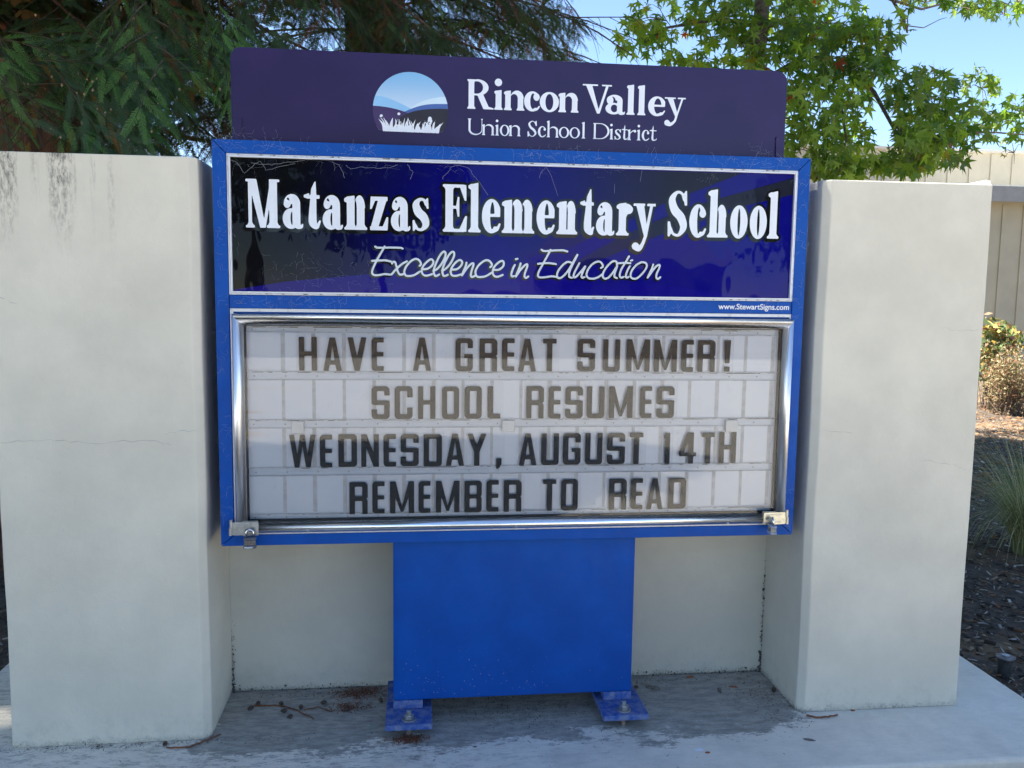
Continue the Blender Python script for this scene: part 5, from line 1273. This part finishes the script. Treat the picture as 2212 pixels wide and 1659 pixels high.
def grass(c, n, h, seed, label, cols):
    r = np.random.default_rng(seed); t = thing('grass_clump', c, label, 'grass'); V, F, T = [], [], []
    for _ in range(n):
        a = r.uniform(0, 2*np.pi); lean = abs(r.normal(.86, .34)); L = h*r.uniform(.5, 1.3); d = np.array([math.cos(a), math.sin(a), 0]); b = np.array(c)+d*r.uniform(0, .07)
        s = np.array([-d[1], d[0], 0])*r.uniform(.0014, .0030); col = np.array(cols[r.integers(0, len(cols))])*r.uniform(.8, 1.25); i = len(V)
        for k in range(7):
            q = k/6; ang = lean*q*2.1; zz = L*(math.sin(min(ang, 3))/max(lean*2.1, .2) if lean > .05 else q); xx = L*(1-math.cos(ang))/max(lean*2.1, .2)
            p = b+d*xx+np.array([0, 0, max(zz, -.0)]); V += [p-s*(1-q*.8), p+s*(1-q*.8)]; T += [col, col]
            if k: F += [(i+2*k-2, i+2*k-1, i+2*k+1), (i+2*k-2, i+2*k+1, i+2*k)]
    V = np.array(V); F = np.array(F); T = np.array(T)
    me = inst_mesh('blades', [V-np.array(c)], [F], np.array([0]), np.zeros((1, 3)), np.array([[1., 0, 0]]), np.array([[0, 1., 0]]), np.array([[0, 0, 1.]]), np.ones(1), np.zeros((1, 3)), (0, 0, 0))
    me.color_attributes['tint'].data.foreach_set('color', np.hstack([T, np.ones((len(T), 1))]).ravel())
    place_stuff('blades', me, MT['dry'], t)
gb = at(2208, 1195, 'z', -.1); print('grass', gb)
GC1 = [(.20, .24, .10), (.34, .34, .17), (.52, .47, .27), (.15, .20, .08)]
grass((gb.x+.02, gb.y, -.1), 1300, .72, 51, 'arching clump of green and straw bunch grass in the mulch beside the right pier', GC1)
gb2 = at(2093, 1190, 'z', -.1); grass((gb2.x-.10, gb2.y+.15, -.1), 130, .30, 52, 'small dark tuft of grass half hidden by the edge of the right pier', [(.08, .13, .05), (.14, .17, .08)])
r = np.random.default_rng(61)
def chips(name, n, reg, zc, sz, cols, label, parent=None):
    x0, x1, y0, y1 = reg; O = np.stack([r.uniform(x0, x1, n), y0+(y1-y0)*r.uniform(0, 1, n)**1.5, zc+np.abs(r.normal(0, .006, n))], 1)
    A_, B_, C_ = frames(np.stack([r.normal(0, 1, n), r.normal(0, 1, n), r.normal(0, .12, n)], 1), np.array([0, 0, 1.])+r.normal(0, .25, (n, 3)))
    bxs = [([(-.5, -w_, 0), (.5, -w_*.7, 0), (.45, w_, 0), (-.5, w_*.8, 0), (-.5, -w_, .06), (.5, -w_*.7, .05), (.45, w_, .06), (-.5, w_*.8, .05)], [(4, 5, 6), (4, 6, 7), (0, 1, 5), (0, 5, 4), (1, 2, 6), (1, 6, 5), (2, 3, 7), (2, 7, 6), (3, 0, 4), (3, 4, 7)]) for w_ in (.06, .12, .22)]
    k = r.choice(len(cols), n, p=[c_[1] for c_ in cols]); tint = np.array([c_[0] for c_ in cols])[k]*r.uniform(.6, 1.3, (n, 1))
    me = inst_mesh(name, [q[0] for q in bxs], [q[1] for q in bxs], r.integers(0, 3, n), O, A_, B_, C_, r.uniform(sz[0], sz[1], n), tint, (0, 0, 0))
    o = bpy.data.objects.new(name, me); COL.objects.link(o); me.materials.append(MT['dry']); return tag(o, label, 'mulch', kind='stuff')
CC = [((.05, .04, .032), .30), ((.17, .125, .085), .28), ((.30, .235, .16), .22), ((.52, .49, .45), .12), ((.26, .13, .06), .08)]
chips('wood_chips', 42000, (2.74, 8.0, -.3, 9), -.097, (.008, .046), CC, 'bark mulch and wood chips scattered over the planting bed right of the slab')
chips('wood_chips', 5000, (-3.5, -.93, -.3, 4), -.097, (.012, .05), CC, 'bark mulch left of the slab at the foot of the redwoods')
chips('wood_chips', 5000, (-1.5, 4.5, -1.0, -.36), -.097, (.012, .05), CC, 'bark mulch along the front edge of the slab')
chips('needle_litter', 5000, (2.74, 9, 3.2, 9), -.094, (.03, .09), [((.34, .20, .10), .6), ((.25, .15, .08), .4)], 'rusty fallen needle litter in the sunlit bed near the shrubs')
# low garden light
b = at(2169, 1462, 'z', -.1)
t = thing('garden_light', (b.x, b.y, -.1), 'small dark metal garden light with a flat round cap in the mulch', 'garden light')
MT['pipe'] = simple('dull grey metal', (.06, .065, .07), .5, .5, .3, 60); MT['cap'] = simple('worn metal cap', (.17, .155, .155), .45, .5, .4, 50)
MB().lathe((b.x, b.y, -.12), [(.0255, 0), (.0255, .085), (.029, .088), (.029, .096)], 20).build('housing', MT['pipe'], t, smooth=False)
MB().lathe((b.x, b.y, -.0239), [(.030, 0), (.035, .003), (.035, .008), (.030, .0095)], 24).build('cap', MT['cap'], t, bevel=.001)
MB().lathe((b.x, b.y, -.0142), [(.015, 0), (.015, .005), (.013, .006)], 6).build('hub_nut', MT['galv'], t)

# ------------------------------------------------------------------ debris on the slab
MT['cone'] = simple('dry cone scales', (.085, .060, .045), .9, var=.6, scale=200)
MT['dead'] = simple('rusty dead needles', (.20, .075, .035), .9, var=.5, scale=150)
MT['orange'] = simple('orange bark flake', (.34, .10, .035), .8, var=.3, scale=150)
MT['chip'] = simple('grey wood chip', (.17, .15, .13), .9, var=.3, scale=150)
def slabpt(K, x, y, z=0.0): return at(*K(x, y), 'z', z)
def cone_mb(c, L, az, seed):
    r = random.Random(seed); m = MB(); R = Matrix.Rotation(az, 4, 'Z') @ Matrix.Rotation(r.uniform(-.3, .3), 4, 'Y'); c = Vector(c)
    core = [(L*.30*math.sin(math.pi*min(.96, max(.06, k/8)))**.7, -L/2+L*k/8) for k in range(9)]
    vs = []; n = 10
    for q, h in core:
        for k in range(n): a = 2*math.pi*k/n; vs.append(c+R@Vector((h, q*math.cos(a), q*math.sin(a))))
    m.add(vs, [(i*n+k, i*n+(k+1) % n, (i+1)*n+(k+1) % n, (i+1)*n+k) for i in range(8) for k in range(n)])
    for j in range(30):
        t_ = (j+.5)/30; a = j*2.399; h = -L/2+L*t_; q = L*.36*math.sin(math.pi*min(.93, max(.1, t_)))**.7; e = L*.085
        u_ = Vector((0, math.cos(a), math.sin(a))); s_ = Vector((0, -math.sin(a), math.cos(a))); x_ = Vector((1, 0, 0)); p = Vector((h, 0, 0))+u_*q
        m.add([c+R@(p+s_*e*1.5-x_*e*.3), c+R@(p+x_*e*.6+u_*e*.3), c+R@(p-s_*e*1.5-x_*e*.3), c+R@(p-x_*e*.9-u_*e*.3)], [(0, 1, 2, 3)])
    return m
KL = src(0, 2000, 1.6198); KM = src(1344, 2000, 1.6198); KR = src(2688, 2000, 1.6198)
def cone(K, x, y, az, label, parent=None, L=.021):
    p = slabpt(K, x, y, .009); p.z = .0085
    if parent is not None: return cone_mb(p, L, az, int(x)).build('cone', MT['cone'], parent)
    t = thing('redwood_cone', (p.x, p.y, 0), label, 'cone', 'fallen redwood cones'); cone_mb(p, L, az, int(x)).build('cone_body', MT['cone'], t)
def twig(K, pts, label, cones, rad=.0022):
    P = [slabpt(K, *p, .004) for p in pts]; P2 = []
    for a, b in zip(P[:-1], P[1:]):
        for k in range(5): P2.append(a.lerp(b, k/5)+Vector((random.gauss(0, .0006), random.gauss(0, .0006), abs(random.gauss(0, .001)))))
    P2.append(P[-1]); t = thing('fallen_twig', (P[0].x, P[0].y, 0), label, 'twig')
    MB().tube(P2, list(np.linspace(rad*1.2, rad*.8, len(P2))), 6).build('stem', MT['dead'], t, smooth=True)
    m = MB()
    for k in range(90):
        i = random.randrange(len(P2)-1); p = P2[i].lerp(P2[i+1], random.random()); a = random.uniform(0, 6.28); q = random.uniform(.004, .009); d = (P2[i+1]-P2[i]).normalized()
        e = d*q+Vector((-d.y, d.x, 0))*q*random.choice((-.8, .8)); w_ = Vector((-e.y, e.x, 0)).normalized()*.0009
        m.add([p-w_, p+w_, p+e+Vector((0, 0, .001))], [(0, 1, 2)])
    tag(m.build('dry_needles', MT['dead'], t), kind='stuff')
    for (x, y, a) in cones: cone(K, x, y, a, '', t)
    return t
twig(KL, [(1620, 1262), (1780, 1260), (1880, 1285), (2000, 1345)], 'longest fallen twig with a cluster of small cones on the dark slab', [(1600, 1272, .4), (1645, 1243, 1.2), (1795, 1245, 2.2), (1812, 1292, .2), (1920, 1268, 1.5), (1850, 1328, .8)])
twig(KL, [(1060, 1532), (1200, 1527), (1320, 1482), (1408, 1442)], 'curved twig with one cone lying against the foot of the left pier', [(1052, 1502, 1.4)])
twig(KR, [(788, 1322), (850, 1338), (930, 1332), (988, 1320)], 'short rusty twig lying in front of the right pier', [], .0028)
twig(KM, [(-240, 1290), (-150, 1270), (-60, 1300)], 'thin dry sprig beside the left base plate near the longest twig', [], .0014)
cone(KL, 2065, 1238, .5, 'single cone lying on needle litter between the twig and the pedestal')
cone(KM, 30, 1282, 1.2, 'small cone on the slab just in front of the rusty dead needles')
cone(KM, 250, 1225, 2.0, 'cone touching the left edge of the left base plate')
cone(KR, 580, 1158, .8, 'cone lying at the foot of the right pier inner side', L=.024)
cone(KM, 1880, 1140, .2, 'cone close behind the right base plate', L=.018)
def flake(K, x, y, s, mat, name, label, cat, az=0, hgt=.003, asp=.45):
    p = slabpt(K, x, y, 0); m = MB(); n = 7; c_, s_ = math.cos(az), math.sin(az); rnd = random.Random(int(x*7+y))
    ring = [(math.cos(2*math.pi*k/n)*s*rnd.uniform(.7, 1.1), math.sin(2*math.pi*k/n)*s*asp*rnd.uniform(.7, 1.1)) for k in range(n)]
    W_ = [(p.x+a*c_-b_*s_, p.y+a*s_+b_*c_, .0005) for a, b_ in ring]
    top = [(q[0], q[1], hgt*rnd.uniform(.4, 1)) for q in W_]; m.add(W_+top+[(p.x, p.y, hgt*1.2)], [(k, (k+1) % n, n+(k+1) % n, n+k) for k in range(n)]+[(n+k, n+(k+1) % n, 2*n) for k in range(n)])
    o = m.build(name, mat); tag(o, label, cat)
flake(KR, 45, 1080, .016, MT['orange'], 'bark_flake', 'orange bark flake near the back wall right of the pedestal', 'bark flake', .2)
flake(KR, 320, 1142, .020, MT['orange'], 'bark_flake', 'longest orange bark flake on the dark slab left of the right pier', 'bark flake', -.3, asp=.3)
flake(KR, 160, 1562, .010, MT['orange'], 'bark_flake', 'tiny orange flake beside the white spot on the front of the slab', 'bark flake')
flake(KR, 1085, 1294, .009, MT['orange'], 'bark_flake', 'orange flake touching the front of the right pier', 'bark flake')
flake(KR, 105, 1542, .017, MT['clip'], 'white_blob', 'white paint or gum blob on the front of the slab', 'blob', .2, .0015, .7)
flake(KR, 235, 1166, .024, MT['chip'], 'wood_chip', 'upright looking grey wood chip on the dark slab in front of the back wall', 'wood chip', 1.4, .007, .35)
flake(KR, 808, 1482, .018, MT['chip'], 'wood_chip', 'grey wood chip lying alone in front of the right pier', 'wood chip', -.3, .004, .35)
flake(KM, 1985, 1152, .026, MT['chip'], 'wood_chip', 'dark piece of bark behind the right base plate', 'wood chip', -.5, .008, .35)
flake(KM, 1875, 1036, .016, MT['orange'], 'bark_flake', 'orange leaf leaning on the back wall by the pedestal', 'leaf', 0, .014, .5)
flake(KM, 850, 1525, .008, MT['chip'], 'wood_chip', 'tiny chip in front of the pedestal middle', 'wood chip')
t_ = MB(); p = slabpt(KM, 185, 1397)
for k in range(26):
    a = random.uniform(0, 6.28); q = random.uniform(.006, .016); t_.tube([(p.x, p.y, .002), (p.x+q*.5*math.cos(a), p.y+q*.5*math.sin(a), .006), (p.x+q*math.cos(a+.4), p.y+q*math.sin(a+.4), random.uniform(.001, .009))], [.0009, .0007, .0004], 4, False)
MT['lichen'] = simple('pale green lichen', (.30, .36, .30), .9)
tag(t_.build('lichen', MT['lichen']), 'pale green lichen tuft on the slab left of the left base plate', 'lichen')
def litter(cx, cy, sx, sy, n, label, mat='dead'):
    m = MB()
    for _ in range(n):
        x, y = random.gauss(cx, sx), random.gauss(cy, sy)
        if y > .29 or (-.7 < x < -.04 and y > -.02): continue
        a = random.uniform(0, 3.14); l = random.uniform(.0015, .0045 if mat == 'grime' else .010); w_ = random.uniform(.0005, .0013); z = random.uniform(.0006, .006); d = Vector((math.cos(a)*l, math.sin(a)*l, random.uniform(-.001, .002))); s_ = Vector((-math.sin(a), math.cos(a), 0))*w_; p = Vector((x, y, z))
        m.add([p-d-s_, p+d-s_, p+d+s_, p-d+s_], [(0, 1, 2, 3)])
    tag(m.build('needle_litter', MT[mat]), label, 'litter', kind='stuff')
def LP(K, x, y): p = slabpt(K, x, y); return p.x, p.y
litter(*LP(KM, 120, 1180), .045, .025, 520, 'rusty dead needle sprays on the slab behind the left base plate')
litter(*LP(KM, 40, 1275), .03, .018, 200, 'needle litter heap around the small cone left of the pedestal')
litter(*LP(KM, 430, 1480), .028, .014, 320, 'brown needle litter gathered below the left anchor bolt')
litter(.92, .10, .22, .09, 900, 'dark litter lying under the pedestal', 'grime')
litter(.9, .26, .5, .02, 700, 'dark crumbs along the foot of the back wall', 'grime')
litter(-.3, -.03, .25, .012, 300, 'dark crumbs along the foot of the left pier', 'grime')
litter(1.80, .12, .05, .12, 300, 'dark crumbs in the corner by the right pier', 'grime')
litter(.6, -.15, .9, .12, 90, 'scattered specks over the front of the slab', 'grime')

# ------------------------------------------------------------------ cobwebs
def webs(name, cl, y, parent, rad=.00016):
    m = MB(); r = random.Random(77)
    for (x, z, sx, sz, n) in cl:
        for _ in range(n):
            px, pz = r.gauss(x, sx), r.gauss(z, sz); a = r.uniform(0, 6.28); P = []
            for k in range(r.randint(3, 6)):
                P.append((px, y-abs(r.gauss(0, .0012)), pz)); a += r.gauss(0, .6); q = r.uniform(.003, .012); px += q*math.cos(a); pz += q*math.sin(a)
            m.tube(P, rad*r.uniform(.5, 1.2), 3, False)
    tag(m.build(name, MT['web'], parent), kind='stuff')
cl = [(x, 1.808, .05, .006, 26) for x in (.06, .2, .42, .7, .95, 1.1, 1.35, 1.6, 1.76)]+[(x, 1.357, .05, .008, 22) for x in (.08, .2, .3, .6, .8, 1.2, 1.35, 1.7)]
cl += [(.02, z, .006, .04, 14) for z in (1.7, 1.5, 1.2, .95, .72)]+[(1.81, z, .006, .05, 14) for z in (1.75, 1.6, 1.4, .70)]
webs('cobweb', cl, -.0012, sg)
webs('cobweb', [(x, 1.765, .035, .008, 10) for x in (.07, .2, .35, .5, .7, .95, 1.2, 1.5)]+[(.28, 1.45, .08, .035, 60), (.42, 1.42, .05, .02, 20)], .0070, sg, .00010)
webs('cobweb', [(.08, 1.842, .05, .009, 34), (1.70, 1.845, .03, .016, 26), (1.05, 1.838, .06, .006, 14)], .0740, sg, .00015)
m = MB()
for pts in ([(50, 60), (100, 78), (165, 165), (250, 90), (290, 70), (330, 140), (430, 115), (600, 75)], [(215, 85), (350, 100), (460, 85), (620, 60), (720, 62)], [(840, 75), (900, 100), (925, 150), (950, 215)], [(950, 100), (985, 130), (1080, 115), (1200, 122), (1290, 120), (1380, 95)],
            [(1430, 90), (1450, 130), (1472, 155), (1452, 235)], [(1705, 215), (1715, 185), (1745, 160), (1770, 120), (1800, 100), (1880, 110), (1920, 140), (1950, 190), (2000, 250), (2030, 300), (2060, 340)]):
    P = [H1(*p) for p in pts]; Q = []
    for a, b in zip(P[:-1], P[1:]): Q += [(a[0]+(b[0]-a[0])*k/4+random.gauss(0, .0009), .005, a[1]+(b[1]-a[1])*k/4+random.gauss(0, .0009)) for k in range(4)]
    m.tube(Q, .00030, 4)
for pts in ([(275, 65), (330, 20), (400, -8)], [(270, 100), (310, 170), (360, 320)], [(275, 110), (235, 150), (225, 190)], [(970, 120), (955, 215)], [(770, 230), (768, 300)]):
    P = [H5(*p) for p in pts]; m.tube([(p[0], .001, p[1]) for p in P], .00026, 4)
# strands tying the cabinet corners to the piers
m.tube([(.0, .02, 1.80), (-.03, .0, 1.79), (-.066, -.010, 1.765)], .0004, 4)
tag(m.build('cobweb', MT['web'], sg), kind='stuff')
m = MB(); rw = random.Random(5)
for _ in range(70):
    z = rw.uniform(1.52, 1.74); m.tube([(1.835+rw.random()*.01, .02, z), (1.848, .03+rw.random()*.05, z+rw.gauss(0, .02)), (1.868, .04+rw.random()*.06, z+rw.gauss(0, .03))], .00022, 3, False)
tag(m.build('cobweb', MT['web'], sg), kind='stuff')
m = MB()                                                 # leaf scraps and dirt caught on the trim
for _ in range(90):
    x = random.uniform(.05, 1.78); z = random.choice((1.7868, 1.3815)); s = random.uniform(.0008, .003); m.box(x-s, -.0005, z-s*.4, x+s*random.uniform(1, 3), .002, z+s*.5)
tag(m.build('caught_dirt', MT['grime'], sg), kind='stuff')

# ------------------------------------------------------------------ across the street (seen only mirrored in the panes)
def street_tree(x, y, h, seed, label):
    r = np.random.default_rng(seed); t = thing('street_tree', (x, y, -.1), label, 'tree', 'trees across the street')
    MB().tube([(x, y, -.1), (x+.1, y, h*.3), (x, y, h*.7)], [.25, .2, .08], 9).build('trunk', MT['bark_g'], t)
    n = 2600; q = norm(r.normal(0, 1, (n, 3)))*(r.uniform(.1, 1, (n, 1))**.4)*np.array([h*.33, h*.33, h*.34])+r.normal(0, .3, (n, 3)); O = q+np.array([x, y, h*.62])
    A_, B_, C_ = frames(r.normal(0, 1, (n, 3)), r.normal(0, 1, (n, 3))); v, f = quad_leaf(); g = r.uniform(0, 1, (n, 1))
    place_stuff('foliage', inst_mesh('foliage', [v], [f], np.zeros(n, int), O, A_, B_, C_, r.uniform(.35, .7, n), np.array([.04, .08, .025])*(1-g)+np.array([.08, .13, .04])*g, LOC[t.name]), MT['dry'], t)
for i, (x, y, h) in enumerate(((-17, -30, 12), (-11, -28, 11), (-5, -27, 12), (-.5, -29, 10), (21, -40, 9), (28, -38, 8))):
    street_tree(x, y, h, 70+i, ['leftmost broad tree across the street', 'low round tree across the street', 'dense tree across the street left of the house', 'tree beside the pale house across the street', 'tree right of the pale house', 'rightmost tree across the street'][i])
hs = thing('pale_house', (12, -44, -.1), 'pale low house across the street, mirrored in the sign faces', 'house')
MB().box(7, -48, -.1, 18, -42, 3.2).build('wall', MT['wall_u'], hs)
MB().prism([(6.5, -41.5, 3.2), (18.5, -41.5, 3.2), (16.5, -45, 4.8), (8.5, -45, 4.8)], (0, -.2, 0)).build('roof', MT['fascia'], hs)
for x in (8.5, 12, 15.5): MB().box(x, -41.99, 1, x+1.4, -41.9, 2.3).build('window', MT['grime'], hs)
print('objects', len(bpy.data.objects), 'tris', sum(len(o.data.loops)-2*len(o.data.polygons) for o in bpy.data.objects if o.type == 'MESH'))
